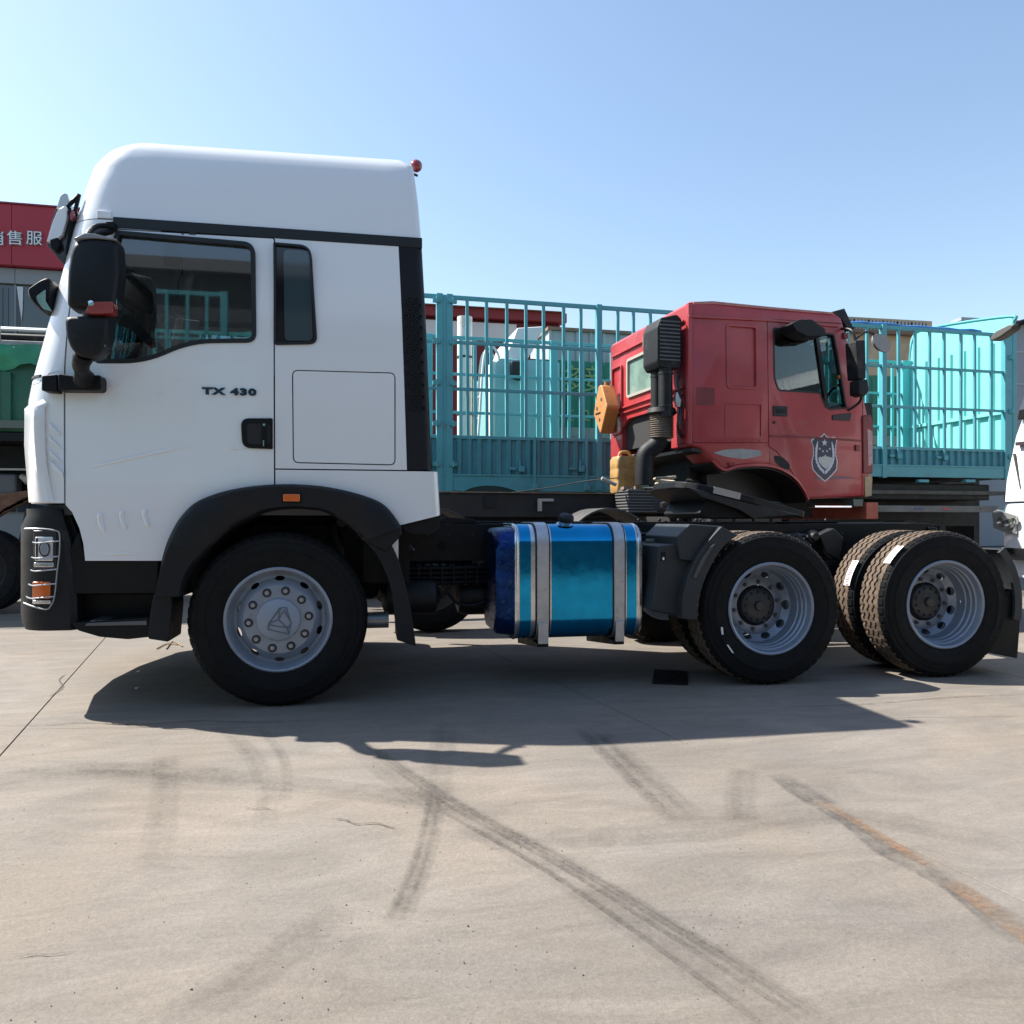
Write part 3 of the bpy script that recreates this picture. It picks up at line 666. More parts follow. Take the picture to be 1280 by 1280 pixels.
arm.tube(smooth_path([p(105, 444, -.27), p(101, 456, -.22), p(103, 465, -.13), p(106, 474, -.06)], 4), [.045, .05, .05, .045, .045, .042, .04, .04, .04, .045, .05, .055, .06][:13], 12)
obj('mirror_arm', arm, M_BLACKP, truck, angle=60)
br = obj('mirror_bracket', MB().prism(rounded(W0.pts([(78, 469.5), (104, 473), (129, 471), (131, 475), (131, 488), (128, 490.5), (78, 490)], -.0), .012), -.065, .05), M_BLACKP, truck, bevel=.012)
obj('bracket_end', MB().prism(rounded(W0.pts([(56, 471), (75.5, 469.5), (75.5, 492), (55.5, 490)], -.0), .012), -.045, .14), M_BLACKP, br, bevel=.012)
ua = MB().tube(smooth_path([p(143, 285, .06), p(132, 282, -.0), p(118, 284, -.08), p(110, 294, -.22), p(108, 304, -.27)], 4), .016, 10)
ua_o = obj('mirror_top_arm', ua, M_BLACKP, truck, angle=60)
obj('arm_foot', MB().prism(rounded(W0.pts([(133, 279), (144.5, 278.5), (144.5, 288), (132, 287)], .03), .01), .0, .08), M_BLACKP, ua_o, bevel=.008)
obj('arm_cover', MB().tube(smooth_path([p(140, 290, .03), p(122, 292, -.10), p(112, 298, -.22)], 4), [.012, .016, .02, .02, .02, .02, .02, .02, .02], 8), M_BLACKP, ua_o, angle=60)
# front proximity mirror
fm = puffy([(43, 368), (60, 356), (70, 352), (76, 360), (74, 394), (62, 396), (52, 388), (45, 378)], .22, .24, 'front_mirror', M_BLACKP, truck, .02)
obj('mirror_glass', MB().prism(rounded(W0.pts([(46, 371), (58, 362), (58, 377), (66, 390), (55, 387), (48, 378)], .1), .01), .09, .094), mat('mirror_grey', (.55, .54, .5), .1, .9), fm)
# sun visor across the windscreen top
vz = MB().prism(rounded(W0.pts([(64, 278), (71, 258), (84, 250), (90, 262), (88, 300), (80, 331), (58, 306)], .2), .012), .2, 2.3)
vis = obj('sun_visor', vz, mat('smoked_visor', (.03, .03, .034), .15, coat=.5), truck, bevel=.008)
obj('visor_end', MB().prism(rounded(W0.pts([(58.5, 303), (66, 278), (73, 262), (83, 257), (84, 272), (78, 293), (72, 299)], .17), .01), .165, .199), M_WHITE, vis, bevel=.008)
obj('visor_tip', MB().prism(rounded(W0.pts([(71, 262), (76, 246), (80, 242), (85, 243), (87, 252), (85, 259)], .19), .01), .18, .21), mat('pale_tip', (.5, .58, .6), .3), vis, bevel=.006)
vb = MB()
for pts in ([(84, 259), (99, 244)], [(86, 265), (97, 268)], [(99, 243), (93, 268), (88, 290), (84, 318)]): vb.tube([p(a, b, .19) for a, b in pts], .012, 8)
obj('visor_bracket', vb, M_BLACKP, vis, angle=60)
obj('visor_lamp', MB().prism(rounded(W0.pts([(88, 268), (92, 262), (94, 270), (89, 276)], .16), .005), .15, .2), M_REDLENS, vis)
obj('visor_bolt', MB().prism(rounded(W0.pts([(63, 300), (73, 297), (76, 308), (68, 314), (63, 309)], .17), .01), .16, .2), M_BLACKP, vis, bevel=.006)
x, z = W0.at(516.5, 208, .3); rl = obj('roof_lamp', MB().lathe([(0, -.035), (.02, -.033), (.036, -.018), (.04, 0), (.036, .018), (.02, .033), (0, .035)], 16, x + .02, .3, z + .005), M_REDLENS, truck, angle=60)
obj('lamp_stalk', MB().tube([(x - .05, .3, z - .04), (x, .3, z - .05), (x + .03, .3, z - .06)], .008, 6), M_SEAL, rl)
# far mirror, as on the near side
obj('far_mirror', MB().box(-.98, -.8, 2.62, 2.86, 1.95, 2.6), M_GREYP, truck, bevel=.05, seg=3)
obj('far_mirror_arm', MB().tube([(-1.05, 2.46, 1.9), (-.9, 2.72, 1.92), (-.9, 2.72, 2.0)], .03, 8), M_BLACKP, truck)

# ------------------------------------------------------------------ inside the cab
obj('dashboard', MB().prism([(-1.35, 1.25), (-1.33, 2.0), (-1.15, 2.06), (-.88, 1.98), (-.8, 1.8), (-.85, 1.25)], .14, 2.36), M_INTERIOR, truck, bevel=.03)
def seat(y):
    s = obj('seat', MB().box(-.55, 0.0, y - .25, y + .25, 1.55, 1.72), M_SEAT, truck, bevel=.06, seg=3)
    obj('backrest', MB().box(-.08, .12, y - .25, y + .25, 1.66, 2.30, Matrix.Translation((.02, 0, 0)) @ Matrix.Rotation(R(8), 4, 'Y') @ Matrix.Translation((-.3, 0, .0))), M_SEAT, s, bevel=.06, seg=3)
    obj('headrest', MB().box(.13, .24, y - .14, y + .14, 2.3, 2.5), M_SEAT, s, bevel=.04, seg=3)
seat(.62); seat(1.88)
swM = Matrix.Translation((-.72, .62, 2.03)) @ Matrix.Rotation(R(-35), 4, 'Y')
sw = MB().tube([swM @ Vector((.22 * math.cos(k * math.pi / 14), .22 * math.sin(k * math.pi / 14), 0)) for k in range(28)], .016, 8, closed=True)
sw.tube([swM @ Vector((-.22, 0, 0)), swM @ Vector((.22, 0, 0))], .02, 8); sw.tube([swM @ Vector((0, 0, 0)), swM @ Vector((0, 0, -.4))], .035, 10)
obj('steering_wheel', sw, M_INTERIOR, truck, angle=60)
x, z = W0.at(216, 320, .7); obj('sun_blind_hook', MB().box(x - .05, x + .05, .66, .7, z - .08, z + .12), mat('tan_trim', (.24, .2, .16), .7), truck, bevel=.01)
obj('blind_cord', MB().tube(smooth_path([p(226, 322, .68), p(228, 340, .68), p(223, 352, .68), p(222, 372, .68)], 4), .004, 6), M_SEAL, truck)
obj('bunk_wall', MB().box(.44, .8, .14, 2.36, 1.3, 2.0), M_INTERIOR, truck, bevel=.04)
obj('curtain', MB().prism(smooth_path([(.12 + .018 * (k % 2), .14 + .02 * k) for k in range(8)], 3) + smooth_path([(.10 + .018 * (k % 2), .14 + .02 * k) for k in range(7, -1, -1)], 3), 1.9, 2.8, 'z'), M_INTERIOR, truck)
wp = W0.pts([(150, 392), (166, 398), (206, 436), (196, 441), (152, 402)], .9)
obj('wiper_arm', MB().prism(wp, .86, .9), M_INTERIOR, truck)
x, z = W0.at(232, 380, 1.5)
dome = MB().loft([[(x + .1 * k * math.cos(q * math.pi / 8), 1.5 + .1 * k * math.sin(q * math.pi / 8), z + dz) for q in range(16)] for k, dz in ((1.45, .06), (1.5, .03), (1.2, -.04), (.7, -.075), (.2, -.085))])
obj('mirror_reflection_dome', dome, mat('reflection_pale', (.45, .46, .38), .5), truck, angle=60)  # solid dome imitating the round mirror's reflection in the side window

# ------------------------------------------------------------------ wheels
def tyre_profile(Rr, rim, w):  # closed section, y from 0 (outer face) to w
    h = Rr - rim
    return [(rim, .045), (rim + .012, .02), (rim + .03, .012), (rim + h * .30, .004), (rim + h * .5, .0), (rim + h * .505, -.003), (rim + h * .53, -.003), (rim + h * .535, .001), (rim + h * .72, .008), (rim + h * .73, .012), (rim + h * .84, .014), (Rr - .028, .022), (Rr - .016, .040), (Rr - .013, .050),
            (Rr - .014, w * .5), (Rr - .013, w - .050), (Rr - .016, w - .040), (Rr - .028, w - .022), (rim + h * .72, w - .008), (rim + h * .5, w), (rim + h * .3, w - .004), (rim + .012, w - .02), (rim, w - .045), (rim - .012, w * .5)]
def zig_tread(Rr, w, n=208, amp=.0075):
    """Ribs with zigzag edges, sipes notched into both shoulders."""
    ribs = MB(); tri = lambda i: amp * (1, 1, -1, -1)[i % 4]
    edges = [(.030, .078, 'L'), (.092, .132, 0), (.146, w - .132 + .0, 0) if w > .33 else (.146, .182, 0), (w - .132 + .04 if w > .33 else .196, w - .078 - .012, 0), (w - .072, w - .030, 'R')]
    edges = [(.046, .086, 'L'), (.102, .140, 0), (.156, .193, 0), (.209, w - .046, 'R')] if w < .32 else edges
    for y0, y1, kind in edges:
        if kind == 0 or True:
            V = []; f = []
            for i in range(n):
                a = 2 * math.pi * i / n; z_ = tri(i)
                a0 = y0 + (0 if kind == 'L' else z_); a1 = y1 + (0 if kind == 'R' else z_)
                notch = .010 if (i % 4 == 3) else 0
                r0 = Rr - (.004 if kind == 'L' else 0) - (notch if kind == 'L' else 0); r1 = Rr - (.004 if kind == 'R' else 0) - (notch if kind == 'R' else 0)
                for rr, yy in ((Rr - .016, a0), (r0, a0 + .002), (r1, a1 - .002), (Rr - .016, a1)):
                    V.append((rr * math.cos(a), yy, rr * math.sin(a)))
            for i in range(n):
                j = (i + 1) % n
                for q in range(3): f.append((i * 4 + q, i * 4 + q + 1, j * 4 + q + 1, j * 4 + q))
            ribs.add(V, f)
    return ribs
def holes(me, r, num, rx, rz, y0, y1, ph=0.):
    c = MB()
    for k in range(num):
        a = 2 * math.pi * (k + ph) / num
        e = [(rx * math.cos(2 * math.pi * q / 14), rz * math.sin(2 * math.pi * q / 14)) for q in range(14)]
        P = [(math.cos(a) * (r + u) - math.sin(a) * v, math.sin(a) * (r + u) + math.cos(a) * v) for u, v in e]
        c.prism(P, y0, y1)
    return cut(me, c)
RF = .530; RR = .527; TW = .295
# front wheel: dished steel with flat centre plate
rimf = MB().lathe([(.318, .030), (.318, .016), (.310, .010), (.300, .014), (.292, .034), (.284, .060), (.272, .085), (.252, .080), (.224, .052), (.212, .040), (.205, .034), (.150, .032), (.0005, .032), (.0005, .052), (.15, .055), (.205, .062), (.25, .11), (.285, .13), (.285, .27), (.318, .285), (.318, .27), (.300, .24), (.300, .06)], 72, closed=True).mesh('rim')
rimf = holes(rimf, .247, 10, .015, .030, -.1, .2, .5); finish(rimf, 30)
def lugs(mb, Rr, w, n=52):
    for k in range(n):
        for sd in (0, 1):
            a = 2 * math.pi * k / n; M_ = Matrix.Rotation(-a, 4, 'Y'); y0, y1 = (.024, .050) if not sd else (w - .050, w - .024)
            ya, yb = (y0, y1) if not sd else (y1, y0)
            mb.add([(Rr - .030, ya, -.020), (Rr - .030, ya, .020), (Rr - .022, ya, .020), (Rr - .022, ya, -.020), (Rr - .014, yb, -.020), (Rr - .014, yb, .020), (Rr - .003, yb, .020), (Rr - .003, yb, -.020)],
                   [(0, 1, 2, 3), (4, 7, 6, 5), (0, 4, 5, 1), (3, 2, 6, 7), (0, 3, 7, 4), (1, 5, 6, 2)], M_)
    return mb
tyref = lugs(MB().lathe(tyre_profile(RF, .305, TW), 96, closed=True), RF, TW).mesh('tyre', 30)
ribm = zig_tread(RF - .002, TW).mesh('tread', 30); ribm.materials.append(M_RUBBER)
ribr = zig_tread(RR, TW).mesh('tread', 30); ribr.materials.append(M_TREAD)
def front_wheel(detail):
    w = obj('front_wheel', rimf, M_STEEL, truck)
    obj('tyre', tyref, M_RUBBER, w); obj('tread', ribm, None, w)
    obj('hub_cover', MB().lathe([(0, .010), (.118, .010), (.124, .014), (.127, .024), (.127, .035)], 48), mat('cap_plastic', (.26, .295, .36), .42, .1), w)
    if detail:
        em = MB()
        q = lambda px, py: ((px - 557) / 8 / 208, .008, (655 - py) / 8 / 208)
        for L in ([(455, 745), (460, 690), (570, 535), (630, 530), (680, 690), (655, 800)], [(455, 745), (655, 800)], [(460, 690), (555, 650), (640, 735), (650, 790)], [(555, 650), (570, 535)], [(555, 650), (610, 560), (680, 690), (645, 735)], [(458, 700), (645, 735)]):
            em.tube([q(*a) for a in L], .0042, 6)
        obj('emblem', em, mat('cap_emblem', (.12, .14, .18), .5), w, angle=60)
        nutm = MB().lathe([(0, -.008), (.012, -.008), (.015, -.004), (.016, .012)], 12).mesh('wheel_nut'); nutm.materials.append(mat('nut_grey', (.30, .31, .33), .35, .6))
        colm = MB().lathe([(.017, -.003), (.0245, -.004), (.027, .004), (.017, .004)], 20, closed=True).mesh('nut_ring'); colm.materials.append(mat('nut_ring', (.015, .016, .02), .5))
        for k in range(10):
            a = 2 * math.pi * (k + .15) / 10
            nt_ = obj('wheel_nut', nutm, None, w, loc=(.176 * math.cos(a), .028, .176 * math.sin(a)))
            obj('nut_ring', colm, None, w, loc=(.176 * math.cos(a), .030, .176 * math.sin(a)))
    return w
fw = front_wheel(True); fw.location = (0, .0, RF - .002)
fw2 = front_wheel(False); fw2.location = (0, 2 * YC, RF - .002); fw2.rotation_euler = (0, 0, math.pi)
# rear wheels: deep outer dish, hub inside
rimr = MB().lathe([(.318, .030), (.318, .012), (.310, .006), (.298, .012), (.292, .030), (.288, .050), (.279, .058), (.278, .085), (.270, .093), (.268, .125), (.261, .132), (.259, .185), (.252, .205), (.206, .240), (.198, .236), (.190, .232), (.145, .232), (.145, .248), (.20, .252), (.25, .245), (.27, .27), (.318, .288), (.318, .27), (.300, .2), (.296, .06)], 72, closed=True).mesh('rim')
rimr = holes(rimr, .227, 10, .022, .035, .1, .3, .0); finish(rimr, 30)
tyrer = lugs(MB().lathe(tyre_profile(RR, .305, TW), 96, closed=True), RR, TW).mesh('tyre', 30)
hubm = MB().lathe([(0, .165), (.030, .165), (.034, .17), (.036, .185), (.085, .192), (.112, .198), (.122, .206), (.126, .225), (.142, .25), (.142, .3)], 40).mesh('hub', 30)
def rear_wheel(outer, name='rear_wheel'):
    w = obj(name, rimr, M_STEEL, truck); obj('tyre', tyrer, M_RUBBER, w); obj('tread', ribr, None, w)
    if outer:
        obj('hub', hubm, mat('hub_grey', (.055, .056, .058), .45, .4, var=.3, vscale=12, dirt=(.10, .09, .08), dirt_amt=.1, dscale=10), w)
        nm = MB().lathe([(0, -.034), (.010, -.034), (.010, -.018), (.016, -.018), (.017, 0)], 6).mesh('wheel_nut'); nm.materials.append(mat('stud_steel', (.16, .165, .175), .45, .6))
        nm2 = MB().lathe([(0, -.012), (.009, -.012), (.010, 0)], 6).mesh('hub_bolt'); nm2.materials.append(M_CASTING)
        for k in range(10):
            a = 2 * math.pi * (k + .3) / 10; obj('wheel_nut', nm, None, w, loc=(.168 * math.cos(a), .233, .168 * math.sin(a)))
        for k in range(12):
            a = 2 * math.pi * k / 12; obj('hub_bolt', nm2, None, w, loc=(.100 * math.cos(a), .196, .100 * math.sin(a)))
    return w
RX = (3.235, 4.592); ow = rear_wheel(True); iw = rear_wheel(False, 'inner_rear_wheel')
DUAL = .345
for k, xw in enumerate(RX):
    o1 = ow if k == 0 else dup(ow); i1 = iw if k == 0 else dup(iw)
    o1.location = (xw, .0, RR - .002); i1.location = (xw, DUAL, RR - .002)
    if k: o1.rotation_euler = (0, R(17), 0); i1.rotation_euler = (0, R(40), 0)
    f1 = dup(ow); f1.location = (xw, 2 * YC, RR - .002); f1.rotation_euler = (0, 0, math.pi)
    f2 = dup(iw); f2.location = (xw, 2 * YC - DUAL, RR - .002); f2.rotation_euler = (0, 0, math.pi)
# printed paper labels on the treads of the last axle, and specks on the first tyre
def label_patch(xw, y0, a0, a1, w, rows):
    V = []; n = 8
    for k in range(n + 1):
        a = a0 + (a1 - a0) * k / n
        for y in (y0, y0 + w): V.append((xw + (RR + .004) * math.cos(a), y, RR + (RR + .004) * math.sin(a)))
    lb = obj('paper_label', MB().add(V, [(2 * k, 2 * k + 1, 2 * k + 3, 2 * k + 2) for k in range(n)]), M_PAPER, truck)
    bars = MB(); rr = random.Random(rows)
    for k in range(rows):
        a = a0 + (a1 - a0) * (k + .5) / rows; da = (a1 - a0) * .3 / rows; ya = y0 + w * rr.uniform(.1, .25); yb = y0 + w * rr.uniform(.6, .9)
        bars.add([(xw + (RR + .0055) * math.cos(q), y, RR + (RR + .0055) * math.sin(q)) for q in (a - da, a + da) for y in (ya, yb)], [(0, 1, 3, 2)])
    obj('printed_lines', bars, mat('label_print', (.20, .13, .14), .7), lb)
label_patch(RX[1], .03, R(128), R(146), .07, 9)
label_patch(RX[1], DUAL + .03, R(146), R(168), .07, 11)
for pa, pb in (((901, 784), (904, 793)), ((908, 806), (917, 816))):
    x0, z0 = W0.at(*pa, 0); x1, z1 = W0.at(*pb, 0)
    obj('tyre_paint_mark', MB().prism([(x0, z0), (x0 + .012, z0), (x1, z1), (x1 - .012, z1)], -.006, .004), M_PAPER, truck)

# ------------------------------------------------------------------ chassis
def rail(y0, name):
    s = 1 if y0 < YC else -1
    P = [(y0, .83), (y0, 1.10), (y0 + s * .09, 1.10), (y0 + s * .09, 1.09), (y0 + s * .01, 1.09), (y0 + s * .01, .84), (y0 + s * .09, .84), (y0 + s * .09, .83)]
    return obj(name, MB().prism(P, -1.2, 5.15, 'x'), M_CHASSIS, truck, bevel=.003)
r1 = rail(.82, 'chassis_rail'); rail(2 * YC - .82, 'chassis_rail')
bolt = MB().lathe([(0, -.010), (.010, -.010), (.012, -.002), (.014, 0)], 8).mesh('bolt'); bolt.materials.append(M_CASTING)
rb = random.Random(5)
for k in range(26): obj('bolt', bolt, None, r1, loc=(.95 + k * .16 + rb.uniform(-.02, .02), .819, rb.choice((.85, .87, 1.02))))
for x in (-.9, .55, 1.6, 2.4, 3.9, 5.05): obj('cross_member', MB().box(x - .05, x + .05, .83, 2 * YC - .83, .84, 1.02), M_CHASSIS, truck, bevel=.01)
def leaf(xc, half, y0, z0, n, name='leaf_spring', m=M_CHASSIS, root=truck, z_arc=.07):
    s = None
    for k in range(n):
        L = half * (1 - k / (n + 1.5)); A = [(xc + L * t, z0 - k * .019 + z_arc * t * t * (L / half) ** 2) for t in [q / 6 - 1 for q in range(13)]]
        o = obj(name if s is None else 'leaf', MB().strip(A, [(a, b - .017) for a, b in A], y0, y0 + .09), m, root if s is None else s)
        s = s or o
leaf(0.02, .8, .83, .72, 4); leaf(0.02, .8, 1.58, .72, 4)
leaf((RX[0] + RX[1]) / 2, .62, .70, .80, 9); leaf((RX[0] + RX[1]) / 2, .62, 1.71, .80, 9)
for xw in (0,) + RX:
    obj('axle', MB().tube([(xw, .3, RR), (xw, 1.0, RR), (xw, 1.5, RR), (xw, 2.2, RR)], [.075, .07, .07, .075], 14), M_CASTING, truck)
for xw in RX: obj('differential', MB().lathe([(0, -.2), (.12, -.18), (.2, -.05), (.2, .1), (.1, .2), (0, .22)], 20, xw, 1.25, RR), M_CASTING, truck)
obj('drive_shaft', MB().cyl((.9, 1.25, .72), (3.1, 1.25, .58), .06), M_CASTING, truck)
obj('engine', MB().box(-.7, .62, .95, 1.6, .55, 1.15), M_CASTING, truck, bevel=.05)
obj('gearbox', MB().lathe([(.0, 0), (.25, 0), (.22, .3), (.16, .7), (0, .72)], 18).mesh('gearbox'), M_CASTING, truck, loc=(.62, 1.25, .8)).rotation_euler = (0, 0, R(-90))
obj('wheel_house', MB().strip([(a, b + .02) for a, b in AI], [(a, b + .0) for a, b in AI], .28, .9), M_BLACKP, truck)
obj('arch_brace', MB().box(.5, .8, .3, .34, .72, 1.16), M_BLACKP, truck)
obj('wheel_house_wall', MB().box(-.85, .7, .9, .94, .62, 1.25), M_BLACKP, truck)
# shock absorber, air spring and cables behind the front wheel
obj('shock_absorber', MB().tube([(.30, .62, 1.1), (.33, .6, .9), (.35, .58, .55)], [.03, .045, .045], 10), M_CASTING, truck)
x, z = W0.at(428, 652, .45); obj('hose_clip', MB().lathe([(0, -.02), (.035, -.02), (.04, .0), (.04, .06)], 14, x, .4, z), M_CASTING, truck)
obj('air_tank', MB().tube([(.62, .72, .58), (.64, .72, .58), (.66, .72, .58), (1.0, .72, .58), (1.02, .72, .58), (1.04, .72, .58)], [.04, .10, .12, .12, .10, .04], 18), M_CASTING, truck)
x, z = W0.at(467, 775, .45); obj('air_valve', MB().cyl((x - .08, .45, z), (x + .1, .45, z), .055, 14), M_STRAP, truck)
# conduit bundle under the rail behind the cab
cond = MB()
for k, z in enumerate((.78, .745, .71, .675)): cond.tube([(.55, .80, z), (1.0, .80, z - .005), (1.5, .82, z)], .018, 8)
c_o = obj('cable_bundle', cond, M_BLACKP, truck, angle=60)
for k in range(9): obj('cable_clip', MB().box(.80 + k * .085, .812 + k * .085, .775, .83, .65, .80), M_CHASSIS, c_o)
ex = MB()
for k in range(11): ex.cyl((.82 + k * .06, .9, .72), (.86 + k * .06, .9, .72), .085, 14)
obj('flex_pipe', ex, mat('pipe_grey', (.10, .10, .11), .5, .5), truck)
obj('hose', MB().tube(smooth_path([p(560, 742, .8), p(572, 754, .8), p(590, 757, .8), p(606, 752, .8)], 4), .012, 8), M_SEAL, truck)
obj('silencer', MB().tube([(1.18, 1.0, .55), (1.2, 1.0, .55), (1.25, 1.0, .55), (1.5, 1.0, .55)], [.06, .12, .14, .14], 18), M_CASTING, truck)
ovs = [W0.at(553, 682, .8)]
obj('rail_hole', MB().lathe([(0, -.003), (.034, -.003), (.036, .004)], 20, ovs[0][0], .82, ovs[0][1]), mat('hole_black', (.004, .004, .004), .9), r1)
# catwalk plates and hoses on top
obj('catwalk', MB().box(1.15, 2.5, .95, 1.6, 1.11, 1.12), M_CHASSIS, truck, bevel=.002)
obj('cab_mount', MB().tube(smooth_path([(.72, .85, 1.08), (.86, .9, 1.12), (1.02, .9, 1.10), (1.18, .86, 1.07)], 4), .03, 8), M_CASTING, truck)
obj('cab_mount_plate', MB().prism(W0.pts([(537, 654), (556, 646), (590, 649), (602, 655)], .9), .86, .9), M_CHASSIS, truck, bevel=.004)
obj('air_hose', MB().tube(smooth_path([(.93, .7, 1.3), (.97, .72, 1.2), (1.0, .75, 1.13), (1.03, .8, 1.1)], 4), .012, 8), mat('pale_hose', (.35, .36, .33), .6), truck)
obj('valve_cluster', MB().box(1.95, 2.12, .75, .9, 1.06, 1.12), M_CASTING, truck, bevel=.01)

rp = random.Random(21)
for k in range(7):
    z0 = 1.02 - k * .028; a = 2.45 + rp.uniform(-.1, .1); b2 = 4.0 + rp.uniform(-.2, .3)
    P = [(a + (b2 - a) * t / 7, .80 - rp.uniform(0, .025), z0 + rp.uniform(-.012, .012)) for t in range(8)]
    obj('air_line', MB().tube(smooth_path(P, 3), .008 + .004 * (k % 2), 6), M_BLACKP if k % 3 else mat('line_grey', (.05, .05, .055), .5), truck, angle=60)
for k, (x, z) in enumerate(((3.88, .98), (3.94, .93), (4.02, 1.0), (2.42, .95), (.72, .98), (.80, .92))):
    vb_ = obj('brake_valve', MB().lathe([(0, -.09), (.03, -.09), (.035, -.06), (.05, -.05), (.05, -.01), (.04, 0), (0, 0)], 14, x, .81, z), M_CASTING, truck); obj('valve_port', MB().cyl((x - .06, .77, z), (x + .06, .77, z), .012, 8), M_STRAP, vb_)
# ------------------------------------------------------------------ fuel tank
M_FILM = mat('blue_film', (.015, .28, .56), .14, 1., var=.12, vscale=6, bump=.05, bscale=9, rvar=.06)
M_FILMD = mat('dark_blue_film', (.007, .032, .14), .22, .8, var=.5, vscale=12, bump=1.0, bscale=22, dirt=(.07, .16, .28), dirt_amt=.10, dscale=26)
TX0 = W0.at(643, 700, .22)[0]; TX1 = W0.at(803, 700, .22)[0]; TZ0 = W0.at(710, 799, .22)[1]; TZ1 = W0.at(710, 655, .3)[1]; TY0, TY1 = .20, .80
def tank_ring(x, g=0., k=1.):
    cy, cz = (TY0 + TY1) / 2, (TZ0 + TZ1) / 2; hy, hz = (TY1 - TY0) / 2 * k + g, (TZ1 - TZ0) / 2 * k + g
    P = rounded([(-hy, -hz), (hy, -hz), (hy, hz), (-hy, hz)], .15, 10)
    # the flanks bulge a little
    return [(x, cy + a - (.02 * (1 - (b / hz) ** 2) if a < 0 else 0), cz + b) for a, b in P]
tank = obj('fuel_tank', MB().loft([tank_ring(TX0 + .0, 0, .93), tank_ring(TX0 + .006, 0, .97), tank_ring(TX0 + .02, 0, 1), tank_ring(TX1 - .02, 0, 1), tank_ring(TX1 - .006, 0, .97), tank_ring(TX1, 0, .93)]), M_ALU, truck, angle=30)
obj('end_film', MB().loft([tank_ring(TX0 - .13, 0, .80), tank_ring(TX0 - .125, 0, .86), tank_ring(TX0 - .10, 0, .92), tank_ring(TX0 - .03, 0, .94), tank_ring(TX0 - .004, 0, .945), tank_ring(TX0 + .002, 0, .955)]), M_FILMD, tank)
def xat(px): return W0.at(px, 720, TY0 - .02)[0]
for a, b2 in ((650, 664), (690, 766), (784, 796)):
    obj('blue_film', MB().loft([tank_ring(xat(a), .0018), tank_ring(xat(b2), .0018)], cap=False), M_FILM, tank, angle=30)
obj('end_rib', MB().loft([tank_ring(xat(644), .0), tank_ring(xat(645.5), .006), tank_ring(xat(647), .006), tank_ring(xat(648.5), .0)], cap=False), M_ALU, tank, angle=50)
obj('end_rib', MB().loft([tank_ring(xat(798), .0), tank_ring(xat(799), .006), tank_ring(xat(800.2), .006), tank_ring(xat(801.2), .0)], cap=False), M_ALU, tank, angle=50)
for a, b2 in ((671, 686.5), (767.5, 781)):
    xa, xb = xat(a), xat(b2)
    obj('strap_rubber', MB().loft([tank_ring(xa - .008, .004), tank_ring(xa - .007, .008), tank_ring(xb + .007, .008), tank_ring(xb + .008, .004)], cap=False), M_SEAL, tank)
    so = obj('strap', MB().loft([tank_ring(xa, .006), tank_ring(xa + .003, .012), tank_ring(xb - .003, .012), tank_ring(xb, .006)], cap=False), M_STRAP, tank, angle=40)
    obj('strap_foot', MB().box(xa + .008, xb - .008, TY0 - .035, TY0 - .015, TZ0 - .02, TZ0 + .12), M_STRAP, so, bevel=.004)
    obj('tank_bracket', MB().prism([(TY0 - .02, TZ0 - .04), (TY0 - .02, TZ0 - .018), (TY1 + .02, TZ0 - .012), (TY1 + .02, 1.0), (TY1 + .06, 1.0), (TY1 + .06, TZ0 - .12)], xa + .004, xb - .004, 'x'), M_CHASSIS, truck, bevel=.004)
fx, fz = W0.at(707, 668, .32); cxm = MB().lathe([(0, 0), (.05, 0), (.05, .02), (.045, .03), (.045, .055), (.03, .06)], 24)
fill = obj('filler_neck', MB().lathe([(.0, -.055), (.05, -.055), (.058, -.05), (.060, .0), (.088, .004), (.092, .012), (.0, .012)], 28).mesh('filler_neck', 30), M_ALU, tank, loc=(fx, TY0 + .13, TZ1 - .012))
fill.rotation_euler = (R(-90 + 32), 0, 0)
fill.rotation_euler = (R(-62), 0, 0); fill.scale = (.8, .8, .8)
capm = obj('filler_cap', MB().lathe([(0, -.105), (.035, -.104), (.060, -.095), (.066, -.08), (.066, -.055), (.058, -.05), (.0, -.05)], 20).mesh('filler_cap', 30), M_BLACKP, fill)

# ------------------------------------------------------------------ mudguards, boxes and fifth wheel
mgx = RX[0]
def guard(xc, a0, a1, r, y0, y1, name, m=M_GREYP, th=.012, lip=True):
    A = [(xc + r * math.cos(R(a0 + (a1 - a0) * k / 18)), RR + r * math.sin(R(a0 + (a1 - a0) * k / 18))) for k in range(19)]
    B = [(xc + (r + th) * math.cos(R(a0 + (a1 - a0) * k / 18)), RR + (r + th) * math.sin(R(a0 + (a1 - a0) * k / 18))) for k in range(19)]
    g = obj(name, MB().strip(A, B, y0, y1), m, truck, angle=40)
    if lip:
        C = [(xc + (r - .03) * math.cos(R(a0 + (a1 - a0) * k / 18)), RR + (r - .03) * math.sin(R(a0 + (a1 - a0) * k / 18))) for k in range(19)]
        D = [(xc + (r + .03) * math.cos(R(a0 + (a1 - a0) * k / 18)), RR + (r + .03) * math.sin(R(a0 + (a1 - a0) * k / 18))) for k in range(19)]
        obj('guard_lip', MB().strip(C, D, y0 - .012, y0 + .012), m, g, angle=40)
    return g
G1 = W0.pts([(870, 777), (866, 760), (871, 735), (880, 712), (893, 690), (906, 673), (918, 660), (921, 666)], -.02)
go = smooth_path(W0.pts([(853, 774), (853, 752), (858, 728), (868, 702), (884, 678), (902, 658)], -.02), 4)
gi = smooth_path(W0.pts([(872, 776), (874, 752), (880, 728), (892, 702), (906, 682), (923, 669)], -.02), 4)
mg = obj('front_mudguard', MB().strip(go, gi, -.02, .66), M_FADED, truck, bevel=.008)
gt = W0.pts([(846, 671), (862, 655), (905, 658), (890, 676), (866, 702), (850, 700)], .02)
obj('mudguard_shoulder', MB().prism(gt, .02, .62), M_FADED, mg, bevel=.01)
